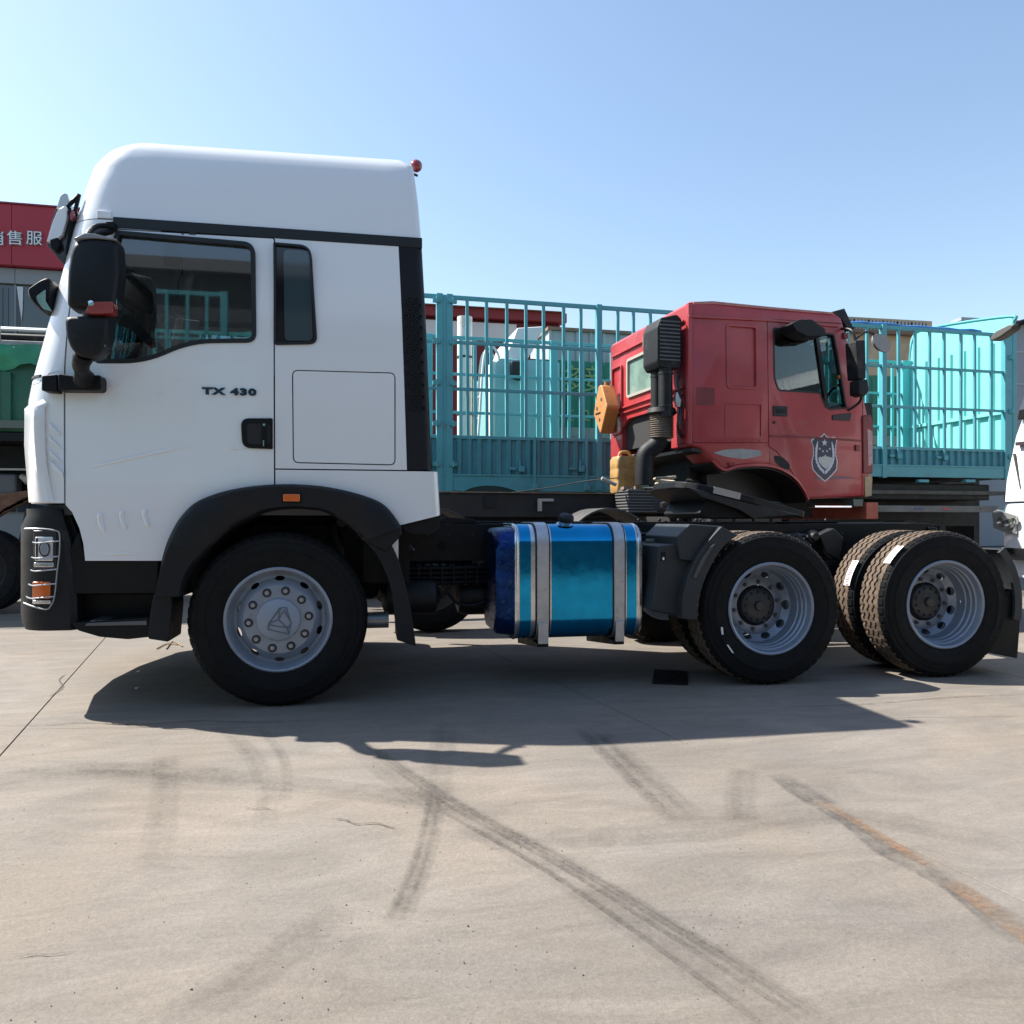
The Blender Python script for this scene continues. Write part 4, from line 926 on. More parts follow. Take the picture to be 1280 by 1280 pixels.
gl = [W0.at(a, b2, .02) for a, b2 in ((862, 722), (872, 700), (884, 683), (890, 679), (880, 695), (866, 722))]
obj('guard_pale_rib', MB().prism(gl, -.034, .02), mat('paler_grey_rib', (.06, .062, .066), .35), mg, bevel=.004)  # raised rib in a paler grey than the guard around it
box_px = [(824, 684), (858, 683), (890, 673), (868, 712), (858, 740), (853, 774), (815, 762), (818, 735)]
bxo = obj('equipment_box', MB().prism(W0.pts([(824, 682), (862, 679), (889, 672), (866, 704), (856, 730), (851, 771), (813, 763), (820, 725)], .06), .06, .7), M_FADED, truck, bevel=.012)
for px in (826.5, 851.5):
    x0, z0 = W0.at(px, 701, .06); x1, z1 = W0.at(px + 5, 690, .06)
    obj('box_slot', MB().box(x0, x1, .052, .062, z0, z1), mat('slot_black', (.005, .005, .005), .9), bxo)
    obj('slot_latch', MB().box(x0 + .006, x1 - .01, .050, .06, z0 + .006, z0 + .024), M_PAPER, bxo)
for px, py in ((846, 674), (873, 680)):
    x, z = W0.at(px, py, .12); obj('latch', MB().box(x - .02, x + .02, .1, .13, z - .01, z + .01), M_ALU, bxo, bevel=.003)
x, z = W0.at(812, 678, .5); obj('cross_tube', MB().cyl((x - .05, .45, z), (x + .3, .45, z), .028, 12), mat('olive_tube', (.07, .08, .07), .5), truck)
x, z = W0.at(814, 712, .5); obj('valve', MB().box(x - .02, x + .04, .45, .55, z - .1, z + .08), M_STRAP, truck, bevel=.012)
# shield at the back of the last axle, and its flap
gb = guard(RX[1], 40, -12, .60, .02, .66, 'rear_mudguard', M_FADED)
fx0, fz0 = W0.at(1252, 762, .02); fx1, fz1 = W0.at(1274, 822, .02)
obj('rear_mud_flap', MB().prism(W0.pts([(1248, 760), (1262, 740), (1277, 748), (1276, 770), (1272, 823), (1236, 816)], .04), .04, .66), M_BLACKP, truck, bevel=.006)
for y0 in (2 * YC - .66,):
    guard(RX[1], 40, -12, .60, y0, 2 * YC - .02, 'rear_mudguard', lip=False)
# fifth wheel
tilt = R(13.5)
px0, pz0 = W0.at(848, 601, .95); px1, pz1 = W0.at(1004, 640, .95)
Lp = math.hypot(px1 - px0, pz1 - pz0); FM = Matrix.Translation((px0, YC, pz0)) @ Matrix.Rotation(math.atan2(pz0 - pz1, px1 - px0), 4, 'Y')
plan = [(.0, -.22), (.04, -.34), (.12, -.42), (.26, -.45), (.60, -.45), (Lp - .02, -.36), (Lp, -.30), (Lp - .10, -.16), (.62, -.05), (.5, -.035), (.44, .0)]
plan = plan + [(a, -b) for a, b in reversed(plan[:-1])]
fifth = obj('fifth_wheel', MB().prism(rounded(plan, .02), -.055, 0, 'z', FM), M_CHASSIS, truck, bevel=.008)
wear = [(.22, -.448), (.46, -.448), (.47, -.40), (.22, -.40)]
obj('bare_edge', MB().prism([(.24, -.455), (.47, -.455), (.47, -.435), (.24, -.435)], -.05, .003, 'z', FM), mat('bare_steel', (.55, .56, .58), .3, 1.), fifth)
obj('skirt', MB().prism([(.02, -.05), (.16, -.10), (.5, -.13), (.62, -.17), (Lp * .9, -.05)], -.44, .44, 'y', FM), M_CASTING, fifth, bevel=.01)
obj('pedestal', MB().prism(W0.pts([(872, 642), (884, 620), (975, 628), (1000, 645), (985, 648), (880, 648)], .9), .88, 1.62), M_CHASSIS, fifth, bevel=.01)
obj('mounting_plate', MB().box(2.35, 4.3, .86, 2 * YC - .86, 1.102, 1.115), M_CHASSIS, fifth)
bw = random.Random(2)
for k in range(12): obj('plate_bolt', MB().lathe([(0, -.014), (.012, -.014), (.014, 0)], 6).mesh('plate_bolt') if k == 0 else bpy.data.meshes['plate_bolt'], M_CASTING, fifth, loc=(2.45 + k * .16, .88 + bw.uniform(0, .03), 1.13))
obj('rear_crosspiece', MB().box(5.1, 5.18, .8, 2 * YC - .8, .8, 1.07), M_CHASSIS, truck, bevel=.006)
obj('spring_bracket', MB().prism(W0.pts([(1022, 668), (1040, 660), (1052, 672), (1046, 700), (1030, 690)], .75), .72, .83), M_CASTING, truck, bevel=.01)
obj('top_bar', MB().box(3.75, 4.9, .86, .90, 1.103, 1.113), mat('edge_grey', (.10, .105, .11), .4, .4), truck)
tl = obj('tail_lamp_board', MB().box(5.18, 5.22, .25, 2.25, .74, .88), M_BLACKP, truck, bevel=.006)

# small black rubber mat lying on the yard
mp = [ground_at(a, b2) for a, b2 in ((818, 838), (859, 841), (860, 857), (815, 855))]
tag(obj('rubber_mat', MB().prism(mp, .002, .014, 'z'), M_BLACKP, bevel=.004), 'small black rubber mat lying flat in the truck shadow', 'mat')
# ------------------------------------------------------------------ the old red truck behind (x runs to its front)
RF_ = Frame(3.975, 3.076, R(5.3)); at = RF_.at
M_RED = mat('faded_red_paint', (.36, .036, .040), .40, var=.16, vscale=2.6, coat=.25, dirt=(.27, .09, .085), dirt_amt=.12, dscale=3.5, rvar=.12, bump=.02, bscale=6)
M_REDD = mat('dark_red_paint', (.17, .018, .02), .5, var=.25, vscale=4, dirt=(.22, .13, .1), dirt_amt=.1)
M_PRIMER = mat('bare_primer', (.33, .33, .32), .7, var=.25, vscale=14, dirt=(.12, .10, .09), dirt_amt=.2, dscale=14)
M_OLDBLACK = mat('weathered_black', (.010, .011, .0125), .6, spec=.3, var=.3, vscale=6, dirt=(.07, .06, .05), dirt_amt=.15, dscale=6)
M_DUSTY = mat('dusty_frame', (.016, .015, .015), .7, var=.3, vscale=6, dirt=(.08, .06, .045), dirt_amt=.1, dscale=5)
red = thing('red_truck', 'faded red old tractor truck cab with shield crest on its door', 'truck', (RF_.o[0], RF_.o[1], 0), RF_.yaw)
W = 2.2
prof_px = [(862, 380), (866, 375.5), (880, 376), (950, 383.5), (1045, 391), (1053, 397), (1060, 420), (1070, 460), (1083, 505), (1089, 530), (1090, 600), (1088, 621), (1010, 624), (1004, 612), (994, 599), (980, 589), (962, 583), (940, 582), (920, 584), (904, 588), (890, 576), (876, 562), (862, 556)]
PR = RF_.pts(prof_px, 0)
def cam_ring(P, y, d): return [(a, y, b) for a, b in grow(P, -d)]
outer = MB().loft([cam_ring(PR, .0, .045), cam_ring(PR, .012, .018), cam_ring(PR, .045, 0), cam_ring(PR, W - .045, 0), cam_ring(PR, W - .012, .018), cam_ring(PR, W, .045)])
inner_px = [(866, 388), (950, 393), (1042, 399), (1052, 420), (1076, 505), (1080, 545), (1080, 560), (868, 545)]
inner = MB().prism(RF_.pts(inner_px, 0), .04, W - .04)
rc = cut(outer.mesh('red_cab'), inner)
win2 = rounded(RF_.pts([(966, 409), (1043, 417), (1059, 511), (1035, 513), (1026, 492), (973, 489), (967, 474)], 0), [.03, .05, .03, .04, .06, .04, .06], 5)
rc = cut(rc, MB().prism(win2, -.5, .4)); rc = cut(rc, MB().prism(win2, W - .4, W + .5))
# rear wall openings: window and engine tunnel (x = 0 plane)
def at_x(px, py, X, fr=RF_):
    u = (px - 640) / FPX; v = -(py - HORIZ) / FPX; c, n = math.cos(YAW), math.sin(YAW); dx, dy = u * c + n, -u * n + c
    dl = (dx * fr.c + dy * fr.s, -dx * fr.s + dy * fr.c); cl = fr.loc(CAM[0], CAM[1]); t = (X - cl[0]) / dl[0]
    return (cl[1] + t * dl[1], CAM[2] + t * v)
zt, zb = at(862, 415, 0)[1], at(862, 468, 0)[1]
rwin = rounded([(.62, zb), (W - .62, zb), (W - .62, zt), (.62, zt)], .04)
rc = cut(rc, MB().prism(rwin, -.3, .2, 'x'))
ztun = at(862, 500, 0)[1]
rc = cut(rc, MB().prism([(.42, .5), (W - .42, .5), (W - .42, ztun - .1), (W - .62, ztun), (.62, ztun), (.42, ztun - .1)], -.3, .45, 'x'))
for px_, d_ in (([(909, 406), (945, 409), (946, 485), (910, 484)], .016), ([(908, 504), (951, 506), (951, 546), (908, 545)], .008)):
    rc = cut(rc, MB().prism(rounded(RF_.pts(px_, 0), .05 if d_ > .01 else .02, 5), -.2, d_))
# front windscreen
rc = cut(rc, MB().prism(rounded([(.16, at(1083, 505, 0)[1]), (W - .16, at(1083, 505, 0)[1]), (W - .16, at(1056, 412, 0)[1]), (.16, at(1056, 412, 0)[1])], .06), at(1040, 450, 0)[0], 4, 'x'))
dpx = [(959.5, 399), (1052, 405), (1060, 425), (1070, 462), (1078, 490), (1077, 620), (1011, 700), (1006, 626), (1000, 604), (986, 583), (972, 565), (961.5, 558)]
DPR = RF_.pts(dpx, 0)
rdoor = cut(rc, MB().prism(DPR, -.4, .25), 'INTERSECT'); rc = cut(rc, MB().prism(grow(DPR, .010), -.4, .25))
low_px = [(850, 553.5), (962, 553.5), (962, 700), (850, 700)]
LR = RF_.pts(low_px, 0)
fend = cut(rc, MB().prism(LR, -.4, .3), 'INTERSECT'); rc = cut(rc, MB().prism(grow(LR, .008), -.4, .3))
for me in (rc, rdoor, fend): finish(me, 30); me.materials.clear()
rcab = obj('cab_body', rc, M_RED, red); rd = obj('door', rdoor, M_RED, red); fd = obj('fender', fend, M_RED, red)
obj('cab_lining', MB().prism(RF_.pts([(868, 500), (1060, 515), (1060, 548), (868, 545)], 0), .06, W - .06), mat('dark_lining', (.02, .02, .02), .8), red)
obj('rain_gutter', MB().prism(RF_.pts([(860, 394), (960, 399), (1048, 407), (1048, 409.5), (960, 402), (860, 397)], 0), -.022, .02), M_RED, rcab, bevel=.005)
obj('rear_corner_trim', MB().prism(RF_.pts([(860, 378), (865, 378), (864.5, 555), (860, 555)], 0), -.012, .05), M_RED, rcab, bevel=.01)
def frame_panel(px, r, parent, Y0=-.010, w=.03):
    P = rounded(RF_.pts(px, 0), r, 5); A, B = band(P, w); obj('pressed_frame', MB().strip(A, B, Y0, .02), M_RED, parent, bevel=.005)
frame_panel([(907, 404), (947, 407), (948, 487), (908, 486)], .06, rcab)
frame_panel([(906, 502), (953, 504), (953, 548), (906, 547)], .02, rcab, -.006, .02)
obj('repaint_patch', MB().prism(RF_.pts([(870, 484), (893, 485), (893, 507), (870, 506)], 0), -.002, .002), M_REDD, rcab)
obj('window', MB().prism(grow(win2, -.004), .03, .034), glass('old_glass', (.42, .50, .50), 1.6), rd)
A, B = band(win2, .02); obj('window_seal', MB().strip(A, B, -.004, .045), M_SEAL, rd)
obj('window_post', MB().prism(RF_.pts([(1019, 412), (1023, 412), (1037, 512), (1033, 512)], 0), .005, .045), M_SEAL, rd)
obj('far_window', MB().prism(win2, W - .04, W - .036), glass('old_glass_far', (.5, .6, .6), 1.0), red)
cv = [(0, 0)]
cur = MB(); n = 18; xa, xb = at(968, 450, .1)[0], at(1026, 450, .1)[0]; zc0, zc1 = at(990, 492, .1)[1], at(990, 428, .1)[1]
L1 = [(xa + (xb - xa) * k / n, .12 + (.025 if k % 2 else 0)) for k in range(n + 1)]; cur.strip(L1, [(a, b + .004) for a, b in L1], zc0, zc1, 'z')
obj('curtain', cur, mat('teal_curtain', (.06, .13, .13), .8), red)
rsw = [Vector((at(1047, 498, .5)[0] + .05 * math.cos(t), .5 + .22 * math.sin(t), at(1047, 498, .5)[1] + .18 * math.cos(t))) for t in [k * math.pi / 10 for k in range(20)]]
obj('steering_wheel', MB().tube(rsw, .015, 6, closed=True), M_SEAL, red)
obj('dashboard', MB().prism(RF_.pts([(1036, 508), (1076, 506), (1078, 545), (1034, 545)], .3), .1, W - .1), M_OLDBLACK, red, bevel=.02)
obj('rear_window', MB().prism(grow(rwin, .01), .02, .024, 'x'), mat('hazy_green_glass', (.16, .24, .20), .15, var=.3, vscale=4), red)
A, B = band(grow(rwin, .02), .035); obj('rear_window_seal', MB().strip(A, B, -.008, .03, 'x'), mat('old_seal', (.32, .3, .26), .6), red)
zr = lambda py: at(862, py, 0)[1]
for (a, b2, c, d) in ((W - .45, W - .12, 455, 520), ):
    P = rounded([(a, zr(d)), (b2, zr(d)), (b2, zr(c - 40)), (a, zr(c - 40))], .06); A, B = band(P, .03); obj('pressed_frame', MB().strip(A, B, -.012, .02, 'x'), M_RED, rcab, bevel=.005)
for py in (482, 490): obj('pressed_rib', MB().box(-.012, .01, .1, W - .1, zr(py) - .012, zr(py) + .012), M_RED, rcab, bevel=.006)
obj('pressed_rib', MB().box(-.012, .01, .1, W - .1, zr(398) - .012, zr(398) + .012), M_RED, rcab, bevel=.006)
obj('rear_vent', MB().box(-.02, .01, .95, 1.1, zr(409), zr(392)), mat('rusty_vent', (.22, .12, .07), .8, var=.4, vscale=20), rcab, bevel=.01)
obj('tunnel_wall', MB().box(.44, .47, .35, W - .35, 1.0, ztun + .05), M_SEAL, red)
obj('cab_floor', MB().prism([(a, b - .03) for a, b in RF_.pts([(866, 556), (1085, 556), (1085, 600), (866, 560)], 0)], .03, W - .03), M_SEAL, red)
obj('engine', MB().box(.15, 1.2, .65, W - .65, .75, 1.55), M_DUSTY, red, bevel=.04)
re_ = random.Random(9)
eng = MB()
for k in range(26):
    a = Vector((re_.uniform(-.1, .5), re_.uniform(.1, .7), re_.uniform(1.05, 1.5))); b2 = a + Vector((re_.uniform(-.2, .2), re_.uniform(-.1, .2), re_.uniform(-.25, .25)))
    eng.tube(smooth_path([a, (a + b2) / 2 + Vector((.05, 0, .04)), b2], 4), re_.uniform(.008, .03), 7)
obj('engine_hoses', eng, M_DUSTY, red, angle=60)
for k in range(7): obj('fitting', MB().lathe([(0, -.03), (.03, -.03), (.04, 0), (.03, .05), (0, .05)], 12, re_.uniform(-.1, .5), re_.uniform(0, .25), re_.uniform(1.1, 1.45)), mat('old_alloy', (.36, .33, .29), .5, .3, var=.3, vscale=12), red)
# bare patches on the fender
for px, m_ in (([(891, 566), (906, 562), (925, 561), (951, 563), (953, 569), (930, 574), (908, 571)], M_PRIMER), ([(967, 569), (978, 571), (988, 581), (986, 588), (974, 583), (968, 577)], M_OLDBLACK)):
    obj('bare_patch', MB().prism(rounded(RF_.pts(px, 0), .03), -.002, .006), m_, fd)
fl2 = smooth_path(RF_.pts([(890, 577), (904, 589), (920, 585), (940, 583), (962, 584), (980, 590), (994, 600), (1004, 613), (1010, 626)], 0), 3)
obj('arch_lip', MB().strip(fl2, [(a, b + .03) for a, b in fl2], -.02, .02), M_RED, fd)
obj('inner_arch', MB().strip([(a, b - .006) for a, b in fl2], [(a, b - .02) for a, b in fl2], .024, .6), M_SEAL, red)
obj('arch_wall', MB().prism([(a, b + .02) for a, b in fl2] + [(fl2[-1][0], .5), (fl2[0][0], .5)], .5, .54), M_SEAL, red)
obj('side_repeater', MB().box(at(910, 560, 0)[0], at(918, 560, 0)[0], -.02, .0, at(0, 562, 0)[1], at(0, 557, 0)[1]), M_REDLENS, fd, bevel=.004)
for py in (420, 480, 560): x, z = at(1071 if py > 430 else 1056, py, 0); obj('door_hinge', MB().box(x - .03, x + .03, -.022, .01, z - .035, z + .035), M_REDD, rd, bevel=.006)
for k in range(9): x, z = at(866 + k * 10.5, 549.5 + k * .15, 0); obj('panel_rivet', MB().lathe([(0, -.006), (.008, -.004), (.010, .004)], 8, x, 0, z), M_REDD, rcab)
for px_ in ([(866, 378), (890, 377), (960, 384), (1040, 391), (1040, 393.5), (960, 387), (890, 380.5), (866, 381)],): obj('bleached_edge', MB().prism(RF_.pts(px_, .02), -.001, .05), mat('bleached_red', (.42, .17, .15), .7, var=.3, vscale=9), rcab)
hx0, hz0 = at(966, 520, 0); hx1, hz1 = at(984, 508, 0)
hh = obj('handle', MB().box(hx0, hx1, -.012, .03, hz0, hz1), M_SEAL, rd, bevel=.008); obj('grip', MB().box(hx0 + .03, hx1 - .02, -.018, 0, hz0 + .035, hz1 - .035), M_OLDBLACK, hh, bevel=.005)
lx, lz = at(967.5, 528, 0); obj('door_lock', MB().lathe([(0, -.008), (.018, -.008), (.02, .004)], 14, lx, 0, lz), M_SEAL, rd)
obj('door_swage', MB().prism(RF_.pts([(962, 544), (1010, 545), (1076, 550), (1076, 552), (1010, 547.5), (962, 546)], 0), -.012, .01), M_REDD, rd, bevel=.004)
obj('scratch', MB().prism(RF_.pts([(1018, 597), (1050, 595), (1071, 598), (1050, 598.5), (1020, 599.5)], 0), -.003, .002), mat('scratch_grey', (.16, .09, .11), .6), rd)
obj('side_vent', MB().prism(RF_.pts([(1040, 519), (1064, 516), (1062, 526), (1040, 525)], 0), -.012, .01), M_SEAL, rd, bevel=.005)
# shield crest on the door
bx, bz = at(1030.5, 572, 0); sc_ = (at(1046.5, 572, 0)[0] - bx) / 215.
q = lambda a, b2: (bx + (a - 432) * sc_, bz - (b2 - 610) * sc_)
sh = [(425, 262), (470, 310), (530, 322), (590, 310), (645, 350), (625, 420), (620, 560), (650, 660), (640, 780), (560, 860), (440, 955), (320, 870), (235, 790), (212, 690), (240, 580), (240, 460), (205, 375), (260, 318), (330, 322), (385, 305)]
cr = obj('shield_crest', MB().prism([q(*a) for a in sh], -.004, .003), mat('crest_rim', (.58, .56, .58), .5), rd)
c0 = (428, 610); sh2 = [(c0[0] + (a - c0[0]) * .92, c0[1] + (b2 - c0[1]) * .94) for a, b2 in sh]
obj('crest_field', MB().prism([q(*a) for a in sh2], -.0065, -.0035), mat('crest_navy', (.012, .016, .045), .45), cr)
M_CREST = mat('crest_silver', (.52, .54, .60), .5)
def star(cx, cy, r, m=5): return [(cx + (r if k % 2 == 0 else r * .42) * math.sin(math.pi * k / m), cy - (r if k % 2 == 0 else r * .42) * math.cos(math.pi * k / m)) for k in range(2 * m)]
for cx, cy, r in ((428, 400, 52), (347, 488, 20), (517, 485, 20), (401, 521, 20), (467, 517, 20)): obj('crest_star', MB().prism([q(*a) for a in star(cx, cy, r)], -.009, -.006), M_CREST, cr)
for sgn in (-1, 1):
    wr = smooth_path([(432 + sgn * 120, 385), (432 + sgn * 150, 460), (432 + sgn * 160, 560), (432 + sgn * 150, 660), (432 + sgn * 100, 760), (432 + sgn * 10, 845)], 4); wi = smooth_path([(432 + sgn * 112, 385), (432 + sgn * 118, 460), (432 + sgn * 128, 560), (432 + sgn * 122, 650), (432 + sgn * 75, 735), (432 + sgn * 6, 800)], 4)
    wr = [(a + sgn * (7 if k % 2 else -4), b2) for k, (a, b2) in enumerate(wr)]
    obj('crest_wreath', MB().strip([q(*a) for a in wr], [q(*a) for a in wi], -.009, -.006), M_CREST, cr)
obj('crest_wall', MB().prism([q(*a) for a in [(322, 615), (350, 600), (375, 608), (400, 590), (415, 600), (440, 568), (465, 600), (490, 590), (510, 606), (535, 600), (560, 615), (545, 680), (500, 740), (445, 775), (390, 735), (335, 680)]], -.009, -.006), mat('crest_silver2', (.45, .46, .44), .5, var=.3, vscale=120), cr)
# front corner, lamp, visor, mirrors
obj('front_corner', MB().prism(rounded(RF_.pts([(1077, 520), (1087, 518), (1090, 530), (1090, 592), (1078, 592)], 0), .015), -.02, .12), M_REDD, red, bevel=.015)
obj('corner_scuff', MB().prism(RF_.pts([(1083, 536), (1089, 540), (1089, 580), (1084, 583)], 0), -.0215, -.015), mat('scuffed_pink', (.42, .26, .26), .6, var=.3, vscale=20), red)
obj('corner_lamp', MB().prism(rounded(RF_.pts([(1080, 596), (1090, 594), (1089, 620), (1081, 621)], 0), .01), -.01, .14), mat('yellowed_lens', (.30, .22, .12), .4, var=.2, vscale=15), red, bevel=.01)
obj('bumper', MB().prism(RF_.pts([(1083, 628), (1098, 628), (1098, 649), (1083, 649)], 0), .0, W), mat('orange_red_block', (.36, .08, .05), .6, var=.2, vscale=10), red, bevel=.01)
st_ = obj('step_bar', MB().box(at(1018, 0, 0)[0], at(1064, 0, 0)[0], -.01, .1, at(0, 629, 0)[1], at(0, 625.5, 0)[1]), M_ALU, red, bevel=.004)
obj('step_block', MB().prism(RF_.pts([(1068, 624), (1081, 624), (1080, 633), (1069, 633)], 0), .02, .2), mat('olive_block', (.10, .12, .10), .6), red, bevel=.006)
obj('windscreen_visor', MB().prism(rounded(RF_.pts([(1036, 391), (1054, 386), (1066, 412), (1060, 414), (1050, 398)], .1), .008), .08, W - .08), M_OLDBLACK, red, bevel=.006)
obj('roof_marker', MB().box(at(1049, 0, 0)[0], at(1056, 0, 0)[0], -.0, .06, at(0, 409, 0)[1], at(0, 403, 0)[1]), M_AMBER, red, bevel=.008)
pp = lambda px, py, Y: (at(px, py, Y)[0], Y, at(px, py, Y)[1])
ma = MB(); ma.tube(smooth_path([pp(1052, 411, .0), pp(1063, 412, -.15), pp(1068, 420, -.2), pp(1074, 450, -.22), pp(1077, 490, -.2), pp(1074, 503, -.1), pp(1060, 513, 0)], 4), .016, 8)
ma.tube(smooth_path([pp(1070, 424, -.2), pp(1080, 416, -.22), pp(1090, 416, -.22), pp(1098, 424, -.22)], 4), .013, 8)
m_arm = obj('mirror_arm', ma, M_SEAL, red, angle=60)
obj('mirror', MB().prism(rounded(RF_.pts([(1062, 428), (1074, 427), (1075, 475), (1065, 475)], -.2), .02), -.3, -.12), M_OLDBLACK, m_arm, bevel=.02)
obj('wide_mirror', MB().prism(rounded(RF_.pts([(1066, 476), (1077, 476), (1079, 490), (1074, 497), (1066, 494)], -.2), .02), -.3, -.14), M_OLDBLACK, m_arm, bevel=.02)
rmM = Matrix.Translation(pp(1101, 429, -.22)) @ Matrix.Rotation(R(32), 4, 'Y') @ Matrix.Rotation(R(90), 4, 'X')
rm = MB().loft([[tuple(rmM @ Vector((.14 * k * math.cos(a * math.pi / 12), .09 * k * math.sin(a * math.pi / 12) * 1.0, h))) for a in range(24)] for k, h in ((.5, -.05), (.85, -.03), (1, 0), (.97, .02))])
obj('round_mirror', rm, mat('dull_mirror_back', (.22, .21, .21), .5), m_arm, angle=50)
side_m = RF_.pts([(980, 408), (990, 403), (1005, 403), (1022, 415), (1022, 423), (1000, 424), (986, 417)], -.1)
sm = obj('kerb_mirror', MB().prism(rounded(side_m, .015), -.24, .0), M_OLDBLACK, red, bevel=.02); obj('kerb_mirror_cap', MB().prism(rounded(RF_.pts([(987, 405), (1000, 401.5), (1007, 406), (996, 409)], -.12), .008), -.22, -.06), mat('pale_cap', (.42, .4, .36), .6), sm)
obj('slack_cable', MB().tube(smooth_path([pp(640, 616, .6), pp(690, 609, .5), pp(735, 601, .4), pp(775, 597, .3)], 5), .006, 6), mat('cable_grey', (.04, .038, .035), .7), red, angle=60)
obj('cable_end', MB().cyl(pp(752, 598, .35), pp(770, 606, .35), .022, 8), mat('old_alloy2', (.4, .4, .38), .4, .5), red)
# air intake stack on the rear wall
sy0, sy1 = .06, .42
stk = obj('air_intake', MB().prism(rounded([(-.34, zr(452)), (-.30, zr(460)), (-.06, zr(460)), (-.04, zr(445)), (-.04, zr(398)), (-.1, zr(392)), (-.30, zr(398)), (-.34, zr(410))], .02), sy0, sy1), M_OLDBLACK, red, bevel=.015)
for k in range(11):
    z = zr(450) + (zr(402) - zr(450)) * k / 10; obj('intake_slat', MB().box(-.31, -.07, sy0 - .012, sy0 + .004, z - .008, z + .010, Matrix.Translation((0, 0, 0))), mat('slat_grey', (.07, .075, .08), .5), stk)
pipes = MB()
for y in (.14, .33): pipes.cyl((-.2, y, zr(456)), (-.2, y, zr(520)), .078, 16)
pip = obj('intake_pipe', pipes, M_OLDBLACK, stk, angle=60)
for k, py in enumerate((464, 505)):
    for y in (.14, .33): obj('pipe_clamp', MB().cyl((-.2, y, zr(py)), (-.2, y, zr(py + 2.5)), .083, 16), M_SEAL, stk)
bel = MB(); zz0, zz1 = zr(546), zr(516)
bel.tube([(-.2, .235, zz0 + (zz1 - zz0) * k / 22) for k in range(23)], [.125 + (.014 if k % 2 else -.006) for k in range(23)], 20)
obj('bellows', bel, mat('dusty_bellows', (.17, .14, .11), .8, var=.25, vscale=15), stk, angle=60)
obj('intake_joint', MB().tube([(-.2, .235, zr(508)), (-.2, .235, zr(514)), (-.2, .235, zr(518))], [.15, .17, .13], 18), M_OLDBLACK, stk)
obj('intake_elbow', MB().tube(smooth_path([(-.2, .24, zr(545)), (-.26, .26, zr(555)), (-.36, .3, zr(566)), (-.38, .3, zr(585)), (-.38, .3, zr(605))], 5), .10, 16), M_OLDBLACK, stk, angle=60)
obj('intake_bracket', MB().tube(smooth_path([(-.05, .1, zr(468)), (-.1, .05, zr(480)), (-.06, .05, zr(500)), (-.05, .08, zr(515))], 4), .014, 8), M_SEAL, stk)
obj('intake_cable', MB().tube(smooth_path([(-.03, .1, zr(505)), (-.08, .04, zr(520)), (-.1, .04, zr(533)), (-.02, .1, zr(545))], 4), .02, 8), M_SEAL, stk)
obj('grey_canister', MB().tube([(-.08, .08, zr(508)), (-.08, .08, zr(500)), (-.08, .08, zr(490))], [.03, .045, .03], 12), mat('pale_metal', (.45, .45, .45), .4, .5), stk)
# chassis, rear mudguards and wheels
xl = at(380, 630, .65)[0]
zt_ = at(700, 617, .65)[1]
for y in (.65, W - .75): obj('chassis_rail', MB().box(xl, 2.1, y, y + .08, zt_ - .26, zt_), M_DUSTY, red, bevel=.004)
obj('rail_flange', MB().box(xl, -.3, .62, .74, zt_, zt_ + .012), mat('rusty_flange', (.20, .14, .10), .7, var=.3, vscale=8), red)
hx_, hz_ = at(612, 628, .64); obj('rail_bracket', MB().box(hx_ - .06, hx_ + .06, .635, .655, hz_ - .06, hz_ + .06), M_SEAL, red)
hx_, hz_ = at(682, 630, .62); brk = MB().box(hx_ - .09, hx_ + .09, .6, .64, hz_ + .03, hz_ + .06); brk.box(hx_ - .09, hx_ - .05, .6, .64, hz_ - .08, hz_ + .03); obj('pale_bracket', brk, mat('pale_bracket', (.42, .40, .37), .6), red)
twm = MB().lathe(tyre_profile(.52, .30, .29), 48, closed=True).mesh('tyre', 30); twm.materials.append(M_RUBBER)
rwm = MB().lathe([(0, .12), (.16, .12), (.22, .14), (.28, .06), (.30, .02), (.31, .03), (.31, .26)], 32).mesh('wheel', 30); rwm.materials.append(M_DUSTY)
def wheel_at(root, x, y, flip=False, name='wheel'):
    w = obj(name, rwm, None, root, loc=(x, y, .52)); obj('tyre', twm, None, w)
    if flip: w.rotation_euler = (0, 0, math.pi)
    return w
xw1 = at(940, 640, 0)[0]
for x in (xw1, at(760, 640, .1)[0] - .0, at(540, 640, .1)[0]):
    wheel_at(red, x, .02); wheel_at(red, x, W - .02, True)
for x in (at(760, 640, .1)[0], at(540, 640, .1)[0]):
    A = [(x + .62 * math.cos(R(a)), .52 + .74 * math.sin(R(a))) for a in range(20, 162, 7)]; B = [(a, b - .02) for a, b in A]
    obj('rear_mudguard', MB().strip(A, B, .02, .62), mat('dusty_guard', (.055, .053, .05), .6, var=.25, vscale=5), red)
# ribbed battery box by the cab
b0, bz0 = at(786, 641, .25); b1, bz1 = at(852, 612, .25)
bb = obj('battery_box', MB().box(b0, b1, .25, .62, bz0, bz1), M_DUSTY, red, bevel=.01)
for k in range(8):
    z = bz0 + (bz1 - bz0) * (k + .5) / 8; obj('box_rib', MB().box(b0 - .012, b0 + (b1 - b0) * .52, .238, .60, z - .008, z + .008), mat('rib_grey', (.11, .11, .11), .6), bb)
obj('box_lid', MB().box(b0 + (b1 - b0) * .45, b1 + .02, .235, .64, bz0 + .03, bz1 - .03), mat('dark_slate', (.03, .034, .045), .5), bb, bevel=.01)
top = MB(); rt = random.Random(4)
for k in range(24):
    x = rt.uniform(b0, b1); y = rt.uniform(.26, .6); s = rt.uniform(.015, .04); top.box(x - s, x + s, y - s, y + s, bz1, bz1 + rt.uniform(.01, .035))
obj('debris', top, mat('dry_dirt', (.19, .15, .11), .9, var=.4, vscale=30), bb, kind='stuff')
cx, cz = at(834, 603, .3)
